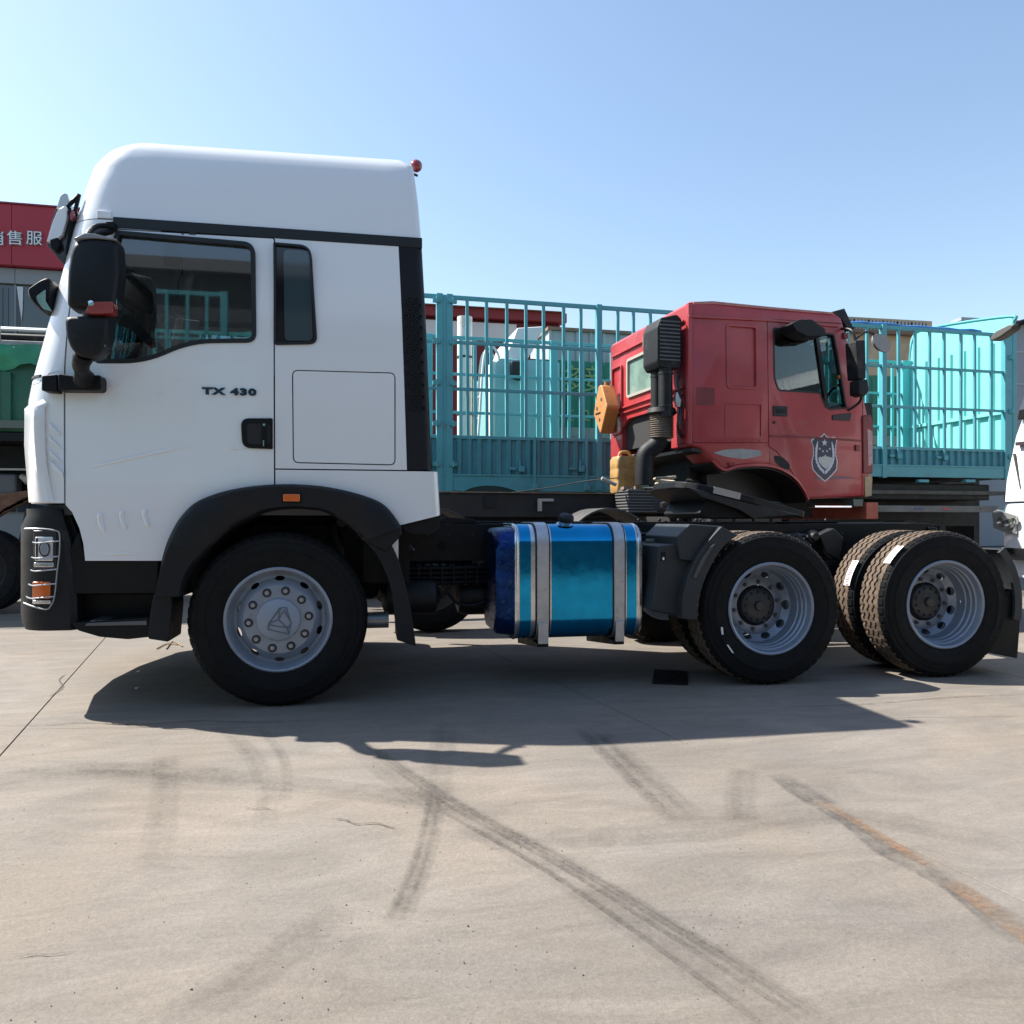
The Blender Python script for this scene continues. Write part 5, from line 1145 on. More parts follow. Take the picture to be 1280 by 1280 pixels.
obj('coiled_strap', MB().tube([(cx + .10 * math.cos(t * .7) * (1 + .02 * t), .36 + .09 * math.sin(t * .7), cz - .04 + .006 * t) for t in range(18)], .016, 8), mat('dirty_rope', (.42, .37, .29), .85, var=.2, vscale=20), red, angle=60)
# orange can hanging on the rear wall, yellow jerrycan on the chassis: things of their own
M_ORANGE = mat('orange_can', (.44, .19, .055), .55, var=.12, vscale=7, dirt=(.22, .12, .06), dirt_amt=.2, dscale=12)
def wp(x, y, z):  # red-truck point to world
    return (RF_.o[0] + x * RF_.c - y * RF_.s, RF_.o[1] + x * RF_.s + y * RF_.c, z)
cy_, cz_ = at_x(760, 512, -.12)
can = thing('orange_can', 'diamond-hung orange plastic can on the rear wall of the red cab', 'can', wp(-.14, cy_, cz_ - .34), RF_.yaw)
dm = rounded([(-.02, .0), (.22, .30), (.05, .66), (-.05, .66), (-.24, .34)], .04)
canb = obj('can_body', MB().prism([(b, a) for a, b in [(p_[1], p_[0]) for p_ in dm]], -.10, .09, 'x'), M_ORANGE, can, bevel=.025, seg=3)
obj('can_neck', MB().lathe([(0, -.03), (.035, -.03), (.035, .03), (0, .03)], 14).mesh('can_neck'), mat('can_cap', (.25, .13, .05), .6), can, loc=(0, 0, .68)).rotation_euler = (R(90), 0, 0)
for dy, dz in ((-.06, .46), (.09, .36), (.0, .20)):
    obj('can_hole', MB().lathe([(0, -.004), (.026, -.004), (.028, .004)], 12).mesh('can_hole'), mat('can_hole', (.05, .03, .02), .8), can, loc=(-.100, dy, dz)).rotation_euler = (0, 0, R(-90))
obj('can_knob', MB().box(-.112, -.09, -.03, .14, .285, .305), mat('can_hole', (.05, .03, .02), .8), can, bevel=.006)
jx, jz = at(788, 616, .5)
jc = thing('jerrycan', 'dirty yellow translucent jerrycan standing on the red truck chassis', 'jerrycan', wp(jx, .62, zt_ + .014), RF_.yaw)
jw = at(804, 600, .5)[0] - at(772, 600, .5)[0]; jh = at(788, 570, .5)[1] - zt_ - .014
M_JERRY = mat('yellowed_plastic', (.38, .22, .07), .55, var=.18, vscale=8, dirt=(.16, .10, .05), dirt_amt=.25, dscale=14)
obj('can_body', MB().loft([[(x, y, z) for x, y in rounded([(-jw / 2 * k, -.12 * k), (jw / 2 * k, -.12 * k), (jw / 2 * k, .12 * k), (-jw / 2 * k, .12 * k)], .04)] for z, k in ((0, .94), (.02, 1), (jh * .3, 1.0), (jh * .33, .97), (jh * .36, 1), (jh * .62, 1), (jh * .65, .97), (jh * .68, 1), (jh * .9, 1), (jh, .86))]), M_JERRY, jc, angle=50)
obj('can_handle', MB().tube(smooth_path([(-jw * .3, 0, jh - .01), (-jw * .2, 0, jh + .05), (jw * .1, 0, jh + .05), (jw * .2, 0, jh - .01)], 4), .016, 8), M_JERRY, jc, angle=60)
obj('can_cap', MB().box(jw * .25, jw * .42, -.04, .04, jh - .03, jh + .03), mat('cap_dark', (.07, .06, .05), .6), jc, bevel=.01)
# ------------------------------------------------------------------ turquoise stake trailer
TF = Frame(1.431, 6.22, R(2.8)); tat = TF.at
M_TEAL = mat('turquoise_paint', (.065, .30, .34), .42, var=.08, vscale=3, dirt=(.10, .17, .17), dirt_amt=.12, dscale=5, coat=.1)
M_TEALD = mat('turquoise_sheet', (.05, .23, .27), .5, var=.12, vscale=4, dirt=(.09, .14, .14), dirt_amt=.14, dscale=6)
M_TEALL = mat('sunlit_turquoise_sheet', (.17, .56, .53), .45, var=.05, vscale=3)  # paler turquoise: sunlight on the headboard put into its colour
M_TEALM = mat('sunlit_turquoise', (.10, .42, .44), .4, var=.06, vscale=3)  # far-side bars lightened in colour to look sunlit
trl = thing('stake_trailer', 'long turquoise stake-sided semi-trailer behind the red truck', 'trailer', (TF.o[0], TF.o[1], 0), TF.yaw)
tz = lambda py: tat(600, py, 0)[1]
Z_TOP, Z_B1, Z_B2, Z_PT, Z_PB, Z_BB = tz(371), tz(429), tz(487), tz(545), tz(594), tz(614)
tx = lambda px: tat(px, 500, 0)[0]
TWID = 2.45; XL = -4.6; XR = tx(1268)
XG = tx(980)   # where the floor steps up to the gooseneck
ZG_B, ZG_P = tat(1180, 597, 0)[1], tat(1180, 583, 0)[1]
posts = [XL + .05, -2.2, tx(549.5), tx(562), tx(749), tx(920), tx(1105), tx(1260)]
postw = [.10, .10, .09, .09, .085, .085, .085, .16]
def side(y0, far):
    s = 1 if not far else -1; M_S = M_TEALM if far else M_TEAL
    for zc, h in ((Z_TOP - .03, .06), (Z_B1, .045), (Z_B2, .045), (Z_PT - .02, .05)):
        obj('rail', MB().box(XL, XR, y0 + .005, y0 + .05, zc - h / 2, zc + h / 2), M_S, trl, bevel=.004)
    for x, w in zip(posts, postw):
        w = w * 1.5 if far else w
        zb = Z_BB - .02 if x < XG else ZG_B - .02
        obj('post', MB().box(x - w / 2, x + w / 2, y0 - .022, y0 + .07, zb, Z_TOP + .01), M_S, trl, bevel=.006)
    bays = [(posts[0], posts[1], 8), (posts[1], posts[2], 8), (posts[3], posts[4], 7), (posts[4], posts[5], 7), (posts[5], posts[6], 7), (posts[6], posts[7] - .04, 7)]
    hw_ = .029 if far else .022
    pm = MB().box(-hw_, hw_, 0, .036, Z_PT, Z_TOP - .03).mesh('stake'); pm.materials.append(M_S)
    for a, b, n in bays:
        for k in range(n):
            x = a + (b - a) * (k + 1) / (n + 1) + random.uniform(-.006, .006); st = obj('stake', pm, None, trl, loc=(x, y0 + .006, 0)); st.rotation_euler = (0, random.uniform(-.007, .007), 0)
    for a, b, zb0, zb1 in ((XL, XG, Z_PB, Z_BB), (XG, XR, ZG_P, ZG_B)):
        n = int((b - a) / .074); L = []
        for k in range(n):
            x = a + (b - a) * k / n; d = (b - a) / n; q = 0 if k % 2 else .034
            L += [(x + d * .15, y0 + .01 + q), (x + d * .85, y0 + .01 + q)]
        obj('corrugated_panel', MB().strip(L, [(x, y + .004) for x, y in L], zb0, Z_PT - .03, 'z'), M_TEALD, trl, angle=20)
        obj('side_beam', MB().box(a, b, y0 - .006, y0 + .09, zb1, zb0), M_S, trl, bevel=.006)
        obj('beam_lip', MB().box(a, b, y0 - .018, y0 + .03, zb0 - .014, zb0 + .014), M_S, trl, bevel=.004)
side(0, False); side(TWID - .06, True)
obj('post_web', MB().box(posts[2], posts[3], -.008, .05, Z_BB - .02, Z_TOP - .01), M_TEAL, trl)
hm = MB().box(-.055, .055, -.05, .01, -.030, .030); hm.cyl((0, -.05, -.045), (0, -.05, .045), .016, 8)
hm = hm.mesh('hinge'); hm.materials.append(M_TEAL)
for px in (545.5, 566):
    for py in (379.5, 430, 481, 531, 581): obj('hinge', hm, None, trl, bevel=.004, loc=(tx(px), 0, tz(py)))
for py in (388, 455, 512): obj('hinge', hm, None, trl, bevel=.004, loc=(tx(1262), 0, tat(1262, py + 66 * .9, 0)[1]))
# drop latches on the panel, stiffener bars
for px, py in ((648, 586), (723, 586), (1120, 570), (1178, 572)):
    x, z = tat(px, py, 0); lt = obj('latch', MB().box(x - .14, x - .04, -.03, .01, z - .02, z + .02), M_TEAL, trl, bevel=.005)
    obj('latch_cam', MB().box(x, x + .09, -.045, .01, z - .05, z + .04), M_TEAL, lt, bevel=.012); obj('latch_tip', MB().cyl((x + .02, -.02, z + .03), (x + .02, -.02, z + .13), .012, 8), M_TEAL, lt)
for px in (668, 733): x = tx(px); obj('stiffener', MB().box(x - .02, x + .02, -.03, .02, Z_BB + .05, Z_PT + .01), M_TEAL, trl, bevel=.006)
for px in (669, 733, 748): x = tx(px); obj('pin_bracket', MB().box(x - .05, x + .05, -.05, .0, Z_BB + .02, Z_BB + .11), M_TEAL, trl, bevel=.01)
for px in (1152, 1210):
    x, z = tat(px, 601, 0); hk = obj('tie_hook', MB().box(x - .10, x + .10, -.06, .02, z - .03, z + .02), M_TEAL, trl, bevel=.008)
# wheel-arch opening edge under the beam
aL = smooth_path([tat(a, b, -.01) for a, b in ((578, 613), (590, 608), (605, 605.5), (622, 606), (636, 609), (650, 614))], 4)
obj('arch_rim', MB().strip(aL, [(a, b - .02) for a, b in aL], -.016, .3), M_TEAL, trl)
obj('arch_void', MB().prism([(a, b - .014) for a, b in aL], -.0085, .3), mat('deep_green_black', (.012, .04, .035), .8), trl)
# floor, headboard, rear frame
obj('floor', MB().box(XL, XR, .06, TWID - .06, Z_BB + .02, Z_BB + .08), mat('floor_boards', (.09, .085, .075), .8, var=.3, vscale=6), trl)
obj('gooseneck_floor', MB().box(XG, XR, .06, TWID - .06, ZG_B + .02, ZG_B + .08), mat('floor_boards', (.09, .085, .075), .8), trl)
hb_top = tat(1262, 393, 0)[1] + .0
n = 22; L = []
for k in range(n):
    y = .06 + (TWID - .12) * k / n; d = (TWID - .12) / n; q = 0 if k % 3 else .04
    L += [(y + d * .12, XR - .03 - q), (y + d * .88, XR - .03 - q)]
hbm = MB(); hbm.strip([(b, a) for a, b in L], [(b + .005, a) for a, b in L], ZG_B, Z_TOP - .08, 'z')
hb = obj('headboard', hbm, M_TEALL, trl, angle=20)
P = rounded([(0.0, Z_TOP - .16), (TWID, Z_TOP - .16), (TWID, hb_top + .3), (0.0, hb_top)], [0, 0, .5, .16], 7)
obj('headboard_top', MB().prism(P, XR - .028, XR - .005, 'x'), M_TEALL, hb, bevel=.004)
obj('headboard_tube', MB().tube([(XR - .02, y, z) for y, z in smooth_path([(.0, Z_TOP - .1), (.0, hb_top - .14), (.12, hb_top), (TWID - .45, hb_top + .24), (TWID - .1, hb_top + .12), (TWID, Z_TOP - .0)], 5)], .028, 8), M_TEAL, hb, angle=60)
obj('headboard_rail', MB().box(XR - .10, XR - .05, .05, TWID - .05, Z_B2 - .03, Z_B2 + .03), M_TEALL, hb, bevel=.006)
obj('front_post', MB().box(XR - .06, XR + .02, -.03, .1, ZG_B - .02, Z_TOP + .02), M_TEAL, trl, bevel=.006)
# undercarriage
for y in (.75, TWID - .85): obj('chassis_beam', MB().box(XL, XR, y, y + .1, 1.02, Z_BB), M_CHASSIS, trl)
obj('under_tray', MB().box(XG + .2, XR - .4, .12, .75, tat(1180, 625, .1)[1], tat(1180, 605, .1)[1]), M_CHASSIS, trl, bevel=.02)
gx0, gz0 = tat(1092, 640, .1); gx1, gz1 = tat(1246, 632.5, .1)
sg = obj('side_guard', MB().box(gx0, gx1, .08, .14, gz0, gz1), mat('dull_guard', (.15, .145, .14), .55, .2, var=.25, vscale=4), trl, bevel=.008)
for px, c in ((1104, (.1, .1, .1)), (1148, (.05, .05, .2)), (1183, (.35, .05, .05)), (1230, (.1, .1, .1))):
    x, z = tat(px, 636, .08); obj('guard_reflector', MB().box(x - .08, x + .08, .074, .082, z - .02, z + .02), mat('reflector_%d' % px, c, .3), sg)
for x in (tx(1140), tx(600), tx(450), tx(300)):
    w = wheel_at(trl, x, .05); wheel_at(trl, x, TWID - .05, True)
for x in (tx(1140), ):
    A = [(x + .6 * math.cos(R(a)), .52 + .6 * math.sin(R(a))) for a in range(10, 172, 8)]; obj('mudguard', MB().strip(A, [(a, b - .015) for a, b in A], .04, .5), M_CHASSIS, trl)
leg = obj('landing_leg', MB().box(tx(1000), tx(1000) + .12, .35, .5, .05, 1.2), M_CHASSIS, trl); obj('leg_foot', MB().box(tx(1000) - .08, tx(1000) + .2, .3, .55, .0, .05), M_CHASSIS, leg)
# a blue tarpaulin rolled along the far top rail
tr = random.Random(6)
P = [(tx(1050) + k * .22, .06 + tr.uniform(-.02, .02), Z_TOP + .015 + tr.uniform(-.008, .015)) for k in range(14)]
tag(obj('blue_tarpaulin', MB().tube([wq for wq in [(TF.o[0] + a * TF.c - b * TF.s, TF.o[1] + a * TF.s + b * TF.c, z) for a, b, z in P]], [.02 + tr.uniform(0, .02) for _ in P], 8), mat('blue_tarp', (.06, .20, .48), .6, var=.2, vscale=9), angle=60), 'rolled blue tarpaulin lying along the top rail of the turquoise trailer', 'tarpaulin')
# slack line from the trailer to the red truck

# a second stake trailer and an added dark hall stand behind the photographer; the cab window mirrors them
t2 = dup(trl, loc=(-1.45, -6.6, 0), rot=(0, 0, R(180)))
t2.location = (-1.45 + XL * 1.0, -6.6, 0); t2.rotation_euler = (0, 0, R(180))
t2['label'] = 'turquoise stake trailer mirrored in the white cab side window'
hl2 = thing('added_dark_hall', 'added dark grey hall behind the camera, darkening the window reflection and sky fill', 'building', (-6, -15, 0))  # added hall: darkens the window reflection and cuts sky fill on the truck
obj('wall', MB().box(-22, 26, -4, 0, 0, 7.2), mat('hall_wall', (.035, .042, .05), .7, var=.2, vscale=.5), hl2)
obj('eave', MB().box(-22.3, 26.3, -4.3, .3, 7.2, 7.5), mat('hall_eave', (.12, .12, .13), .6), hl2)
for k in range(11): obj('window', MB().box(-20 + k * 4, -17.8 + k * 4, -.02, .03, 3.2, 5.2), M_DARKP if False else mat('hall_window', (.03, .04, .05), .1), hl2)
# ------------------------------------------------------------------ green tipper at the left edge
DF = Frame(-3.0, 5.3, 0.); dat = DF.at
M_GREEN = mat('green_body', (.018, .10, .062), .5, var=.2, vscale=3, dirt=(.05, .10, .07), dirt_amt=.1)
M_TARP = mat('green_tarp', (.02, .20, .10), .6, var=.3, vscale=5, bump=.3, bscale=8)
M_SPRING = mat('rusty_spring', (.15, .075, .045), .7, var=.35, vscale=12, dirt=(.05, .035, .03), dirt_amt=.1, dscale=10)
tip = thing('tipper_truck', 'green tipper truck with tarped load parked behind the white cab', 'truck', (DF.o[0], DF.o[1], 0))
dz = lambda py: dat(20, py, 0)[1]
xe = dat(112, 500, 0)[0]; xs = xe - 6.2
obj('tipper_body', MB().box(xs, xe, .0, 2.4, dz(540), dz(440)), M_GREEN, tip, bevel=.02)
for k in range(18): x = xs + .2 + k * .34; obj('body_rib', MB().box(x - .05, x + .05, -.05, .02, dz(528), dz(466)), M_GREEN, tip, bevel=.01)
obj('body_rail', MB().box(xs, xe, -.06, .03, dz(536), dz(526)), mat('grey_green', (.09, .12, .10), .6), tip, bevel=.006)
obj('body_base', MB().box(xs, xe, -.04, 2.3, dz(552), dz(541)), M_CHASSIS, tip, bevel=.01)
tv = MB(); nx = 60; rows = [(dz(424), .2), (dz(431), -.02), (dz(440), -.07), (dz(452), -.08), (dz(464), -.07)]; r9 = random.Random(12); V = []; f = []
ph = [r9.uniform(0, 6) for _ in range(6)]
for i in range(nx + 1):
    x = xs + (xe - xs) * i / nx
    for j, (z, y) in enumerate(rows):
        w = .03 * math.sin(x * 7 + ph[0] + j) + .02 * math.sin(x * 17 + ph[1] - j * .7)
        V.append((x, y + w * (.3 + .25 * j), z + (.06 * math.sin(x * 5 + ph[2]) + .03 * math.sin(x * 13 + ph[3]) if j == 4 else .4 * w)))
m = len(rows)
for i in range(nx):
    for j in range(m - 1): f.append((i * m + j, (i + 1) * m + j, (i + 1) * m + j + 1, i * m + j + 1))
to = obj('load_tarpaulin', tv.add(V, f), M_TARP, tip, angle=80); sm_ = to.modifiers.new('thickness', 'SOLIDIFY'); sm_.thickness = .008
obj('tarp_top', MB().box(xs, xe, .0, 2.4, dz(440), dz(425)), mat('grey_tarp_top', (.22, .24, .24), .7, var=.5, vscale=5), tip, bevel=.03)
for py in (409.5, 413.5): obj('cover_rail', MB().tube([(xs, .05 if py < 411 else -.05, dz(py)), (xe, .05 if py < 411 else -.05, dz(py))], .018, 8), mat('pale_rail', (.5, .52, .52), .5, .4), tip, angle=60)
obj('cover_roll', MB().tube([(xs, .1, dz(420)), (xe, .1, dz(420))], .05, 10), M_OLDBLACK, tip, angle=60)
for k in range(8): x = xe - .2 - k * .8; obj('rail_stay', MB().box(x - .015, x + .015, -.06, .02, dz(426), dz(408)), mat('pale_rail', (.5, .52, .52), .5, .4), tip)
obj('chassis_rail', MB().box(xs, xe, .6, .7, dz(612), dz(583)), M_CHASSIS, tip); obj('chassis_rail', MB().box(xs, xe, 1.7, 1.8, dz(612), dz(583)), M_CHASSIS, tip)
obj('sub_frame', MB().box(xs, xe, .5, 1.9, dz(583), dz(553)), M_CHASSIS, tip)
obj('rail_edge', MB().box(xs, xe, .46, .52, dz(585), dz(582.5)), mat('pale_edge', (.42, .43, .43), .5), tip)
obj('grey_tank', MB().box(dat(-60, 0, .4)[0], dat(20, 0, .4)[0], .4, .6, dz(622), dz(590)), mat('slate_tank', (.10, .11, .12), .6), tip, bevel=.04)
lf = MB(); 
for k in range(9):
    L_ = 1.0 - k * .085; xc = dat(-28, 0, .3)[0]; sp = obj('leaf_spring' if k == 0 else 'leaf', MB().strip([(xc + L_ * t, dz(617) - k * .038 + .16 * t * t) for t in (-1, -.6, -.3, 0, .3, .6, 1)], [(xc + L_ * t, dz(617) - .032 - k * .038 + .16 * t * t) for t in (-1, -.6, -.3, 0, .3, .6, 1)], .34, .46), M_SPRING, tip if k == 0 else sp0)
    if k == 0: sp0 = sp
for x in (dat(-28, 0, .0)[0], dat(-28, 0, 0)[0] - 1.4): wheel_at(tip, x, .0); wheel_at(tip, x, 2.4, True)
px_, pz_ = dat(37, 600, .35); obj('brake_chamber', MB().tube([(px_ - .1, .35, pz_ + .05), (px_ - .02, .35, pz_), (px_ + .1, .35, pz_ - .05)], [.03, .06, .03], 10), mat('old_alloy', (.36, .33, .29), .5), tip)
obj('stay_rod', MB().tube([(px_ + .02, .4, pz_ - .05), (px_ - .12, .4, pz_ - .75)], .025, 8), M_DUSTY, tip)
obj('tail_plate', MB().box(xe - .05, xe, .0, 2.4, .9, dz(540)), M_CHASSIS, tip)

# ------------------------------------------------------------------ white truck at the right edge, facing left
WX = 7.25
wx = lambda px, py, X=WX: at_x(px, py, X, W0)
wt = thing('white_truck', 'white truck cab cut off by the right edge of the picture', 'truck', (WX, 2.4, 0))
yl = wx(1256, 580)[0]; loc = lambda x, y, z: (x - WX, y - 2.4, z)
z_ = lambda py: wx(1258, py)[1]
def wring(z, x, yf, rr=.09):
    P = [(x + .0 + rr, yf), (x + rr * .3, yf - rr * .3), (x, yf - rr), (x - .04, yf - 1.2), (x, yf - 2.3 + rr), (x + rr * .3, yf - 2.3 + rr * .3), (x + rr, yf - 2.3), (x + 1.9, yf - 2.3), (x + 1.9, yf)]
    return [loc(a, b, z) for a, b in P]
yA = wx(1251, 620)[0]; yB = wx(1262, 546)[0]; yC_ = wx(1271, 500)[0]
cabm = MB().loft([wring(z_(627), WX, yA), wring(z_(600), WX + .005, yA - .02), wring(z_(546), WX + .03, yB), wring(z_(528), WX + .05, yB - .05), wring(z_(470), WX + .22, yB - .08), wring(z_(400), WX + .42, yB - .12), wring(z_(380), WX + .55, yB - .2), wring(z_(372), WX + .75, yB - .4)])
cw = obj('cab_body', cabm, M_WHITE, wt, angle=40)
def front_patch(pts, off, th, name, m, par, bevel=.006):
    return obj(name, MB().prism([(p_[0] - 2.4, p_[1]) for p_ in pts], off, off + th, 'x'), m, par, bevel=bevel)
y0_ = yB - .05; wsP = [(y0_ - .02, z_(524)), (y0_ - .10, z_(410)), (y0_ - 1.95, z_(410)), (y0_ - 2.0, z_(524))]
V = []
for y, z in wsP:
    X = .052 + (z - z_(528)) * (.37 / (z_(400) - z_(528))) - .012 - .02 * 0; V.append((X - .035, y - 2.4, z))
wsm = MB(); wsm.add(V + [(a + .02, b, c) for a, b, c in V], [(0, 1, 2, 3), (7, 6, 5, 4), (0, 4, 5, 1), (1, 5, 6, 2), (2, 6, 7, 3), (3, 7, 4, 0)])
obj('windscreen', wsm, mat('dark_windscreen', (.03, .035, .035), .06, coat=1.), wt)
front_patch([(yB - .10, z_(527)), (yB - .12, z_(515)), (yB - 2.0, z_(515)), (yB - 2.0, z_(527))], -.0, .06, 'cowl', M_BLACKP, wt)
front_patch([(wx(1267, 568)[0], z_(568)), (wx(1268.2, 568)[0], z_(568)), (wx(1277, 612)[0], z_(612)), (wx(1276, 612)[0], z_(612))], -.012, .03, 'panel_groove', mat('groove_grey', (.05, .05, .055), .6), wt, 0)
front_patch([(wx(1272, 560)[0], z_(559)), (wx(1272, 560)[0], z_(554.5)), (-.0, z_(554.5)), (-.0, z_(559))], -.03, .06, 'front_emblem_bar', mat('dark_chrome', (.2, .2, .22), .2, .8), wt, .003)
obj('bumper_seam', MB().box(.03, 1.5, yA - 2.3 - 2.4, yA - .005 - 2.4, z_(628), z_(619)), M_BLACKP, wt, bevel=.01)
yD = wx(1243.5, 645)[0]
bmp = MB().loft([[loc(*q_) for q_ in [(WX + .22 + o, yD, z), (WX + .06 + o, yD - .05, z), (WX - .05 + o, yD - .25, z), (WX - .10 + o, yD - 1.25, z), (WX - .05 + o, yD - 2.3, z), (WX + .2 + o, yD - 2.5, z), (WX + .4, yD - 2.5, z), (WX + .4, yD, z)]] for z, o in ((z_(720), .05), (z_(690), .02), (z_(672), 0), (z_(640), 0), (z_(630), .03))])
wb = obj('bumper', bmp, M_WHITE, wt, angle=40)
hp = [wx(a, b, WX - .05) for a, b in ((1243.5, 640), (1250, 637), (1273, 644), (1273, 668), (1262, 667), (1245, 660))]
hlp = obj('headlamp', MB().prism([(a - 2.4, b) for a, b in hp], -.09, .1, 'x'), mat('clear_lamp', (.34, .35, .33), .08, .5, coat=1.), wb, bevel=.01)
rl_ = random.Random(8)
for a, b, r in ((1252, 652, .05), (1262, 655, .055), (1268, 652, .04)):
    y, z = wx(a, b, WX - .09); obj('lamp_reflector', MB().lathe([(0, .0), (r * .5, -.012), (r, -.02), (r * 1.1, .0)], 16).mesh('lamp_reflector', 30), mat('lamp_inner', (.25, .26, .24), .15, .8), hlp, loc=(-.085, y - 2.4, z)).rotation_euler = (0, 0, R(-90))
front_patch([(wx(1270, 690)[0], z_(698)), (wx(1269, 684)[0], z_(684)), (.0, z_(684)), (.0, z_(698))], -.14, .08, 'lower_grille', M_BLACKP, wt)
obj('chassis', MB().box(.3, 5, -1.7, -.7, .6, 1.05), M_CHASSIS, wt)
for xx in (1.0, 4.0):
    for yy, fl_ in ((-2.3, False), (-.02, True)): w = wheel_at(wt, xx, yy + yA - 2.4 + (0 if fl_ else 0), fl_)
ay, az = wx(1282, 388, WX + .1)
mb_ = wx(1258, 412, WX - .1)
mir_px = [wx(a, b, WX - .1) for a, b in ((1242, 424), (1250, 414), (1266, 406), (1274, 405), (1270, 412), (1256, 422), (1246, 427))]
mo = obj('mirror', MB().prism([(a - 2.4, b) for a, b in mir_px], -.16, -.04, 'x'), mat('mirror_shell', (.09, .085, .08), .35), wt, bevel=.02)
obj('mirror_arm', MB().tube([(-.1, wx(1272, 405, WX - .1)[0] - 2.4, wx(1272, 405, WX - .1)[1]), (.0, wx(1284, 401, WX)[0] - 2.4, wx(1284, 401, WX)[1]), (.45, wx(1300, 402, WX)[0] - 2.4, wx(1300, 402, WX)[1])], .03, 8), M_BLACKP, wt)

# ------------------------------------------------------------------ buildings and things beyond the trailer
M_SIGNRED = mat('sign_red', (.30, .012, .030), .45, var=.06, vscale=1)
M_CLAD = mat('grey_cladding', (.20, .215, .235), .5, var=.06, vscale=1)
M_SHOPGL = mat('shop_glass', (.025, .035, .045), .08, coat=1.)
BF = Frame(-12., 12.5, R(1.5)); bat = BF.at
bld = thing('sales_building', 'grey showroom with red sign fascia and silver characters', 'building', (BF.o[0], BF.o[1], 0), BF.yaw)
bz_ = lambda py: bat(30, py, 0)[1]
bx0 = bat(-220, 300, 0)[0]; bx1 = bat(150, 300, 0)[0]
obj('wall', MB().box(bx0, bx1, .12, 8, 0, bz_(300)), M_CLAD, bld)
pw = bat(78, 300, 0)[0] - bat(18, 300, 0)[0] if False else 1.05
x = bx0; xo = bat(18.5, 300, 0)[0]; xk = xo - math.ceil((xo - bx0) / 1.0) * 1.0
while xk < bx1:
    obj('fascia_panel', MB().box(xk + .004, xk + .996, -.16, .12, bz_(335), bz_(260)), M_SIGNRED, bld, bevel=.006)
    obj('cladding_panel', MB().box(xk + .004, xk + .996, .0, .12, bz_(355), bz_(336)), M_CLAD, bld, bevel=.004)
    w_ = obj('shop_window', MB().box(xk + .03, xk + .97, .06, .12, bz_(415), bz_(357)), M_SHOPGL, bld)
    obj('window_frame', MB().box(xk - .02, xk + .02, .02, .12, bz_(620), bz_(356)), mat('frame_grey', (.16, .17, .19), .4, .4), w_)
    obj('shop_window_low', MB().box(xk + .03, xk + .97, .06, .12, bz_(640), bz_(418)), M_SHOPGL, bld)
    xk += 1.0
obj('fascia_cap', MB().box(bx0, bx1, -.19, .12, bz_(260), bz_(258)), mat('cap_red', (.16, .01, .02), .5), bld)
cu = random.Random(1)
for px in (6, 13, 27): xx = bat(px, 380, .3)[0]; obj('curtain', MB().box(xx - .03, xx + .06, .045, .055, bz_(412), bz_(360)), mat('curtain_grey', (.10, .12, .14), .8), bld)
xx = bat(24, 380, 0)[0]; obj('white_blind', MB().prism([(xx - .06, bz_(358)), (xx + .06, bz_(358)), (xx + .05, bz_(385)), (xx + .03, bz_(400))], .03, .05), mat('blind_pale', (.5, .53, .55), .7), bld)
M_SIGNLET = mat('sign_letter', (.55, .58, .60), .35, .5)
for ch, px in (('\u9500', -5), ('\u552e', 19), ('\u670d', 43), ('\u52a1', 67 + 200)):
    if px > 100: continue
    me = text_mesh(ch, .31, .03); 
    for v in me.vertices: v.co = Vector((v.co.x, v.co.z, v.co.y))
    finish(me); x, z = bat(px, 299, -.2); obj('sign_character', me, M_SIGNLET, bld, loc=(x, -.19, z))
# long red-roofed warehouse behind everything
HF = Frame(-6., 24., R(1.5)); hat = HF.at
wh = thing('red_warehouse', 'low dark red warehouse far behind the turquoise trailer', 'building', (HF.o[0], HF.o[1], 0), HF.yaw)
hx0 = hat(420, 400, 0)[0]; hx1 = hat(700, 400, 0)[0]; hz = lambda py: hat(620, py, 0)[1]
obj('wall', MB().box(hx0, hx1, 0, 10, 0, hz(402)), mat('dark_red_wall', (.13, .012, .018), .7, var=.1, vscale=1), wh)
obj('fascia', MB().box(hx0 - .2, hx1 + .2, -.3, .2, hz(401), hz(389)), mat('red_fascia', (.20, .015, .02), .6, var=.12, vscale=.8), wh, bevel=.03)
obj('white_band', MB().box(hx0, hat(645, 400, 0)[0], -.1, .0, hz(424), hz(405)), mat('white_band', (.55, .55, .56), .6, var=.1, vscale=.6), wh)
obj('roof', MB().prism([(-.5, hz(389)), (10.5, hz(389)), (5, hz(389) + .3)], hx0, hx1, 'x'), mat('rusty_roof', (.24, .13, .09), .8, var=.25, vscale=1), wh)
# green container with yellow characters, grey box above it
CF = Frame(4., 11.2, R(2.)); cat_ = CF.at
cg = thing('green_container', 'green freight container with yellow characters seen through the trailer bars', 'container', (CF.o[0], CF.o[1], 0), CF.yaw)
cx0 = cat_(662, 500, 0)[0]; cx1 = cat_(1122, 500, 0)[0]; cz_f = lambda py: cat_(740, py, 0)[1]
M_CGREEN = mat('container_green', (.010, .16, .10), .5, var=.1, vscale=2, dirt=(.05, .14, .09), dirt_amt=.05)
L = []
nn = int((cx1 - cx0) / .14)
for k in range(nn): d = (cx1 - cx0) / nn; L += [(cx0 + d * (k + .15), .03 if k % 2 else 0), (cx0 + d * (k + .85), .03 if k % 2 else 0)]
body_c = MB(); body_c.strip(L, [(a, .08) for a, b in L], cz_f(536), cz_f(452), 'z'); body_c.box(cx0, cx1, .08, 2.4, cz_f(536), cz_f(452))
obj('container_wall', body_c, M_CGREEN, cg, angle=20)
obj('bottom_rail', MB().box(cx0, cx1, -.03, 2.4, cz_f(548), cz_f(535)), mat('dusty_rail', (.24, .27, .24), .7, var=.3, vscale=4), cg, bevel=.01)
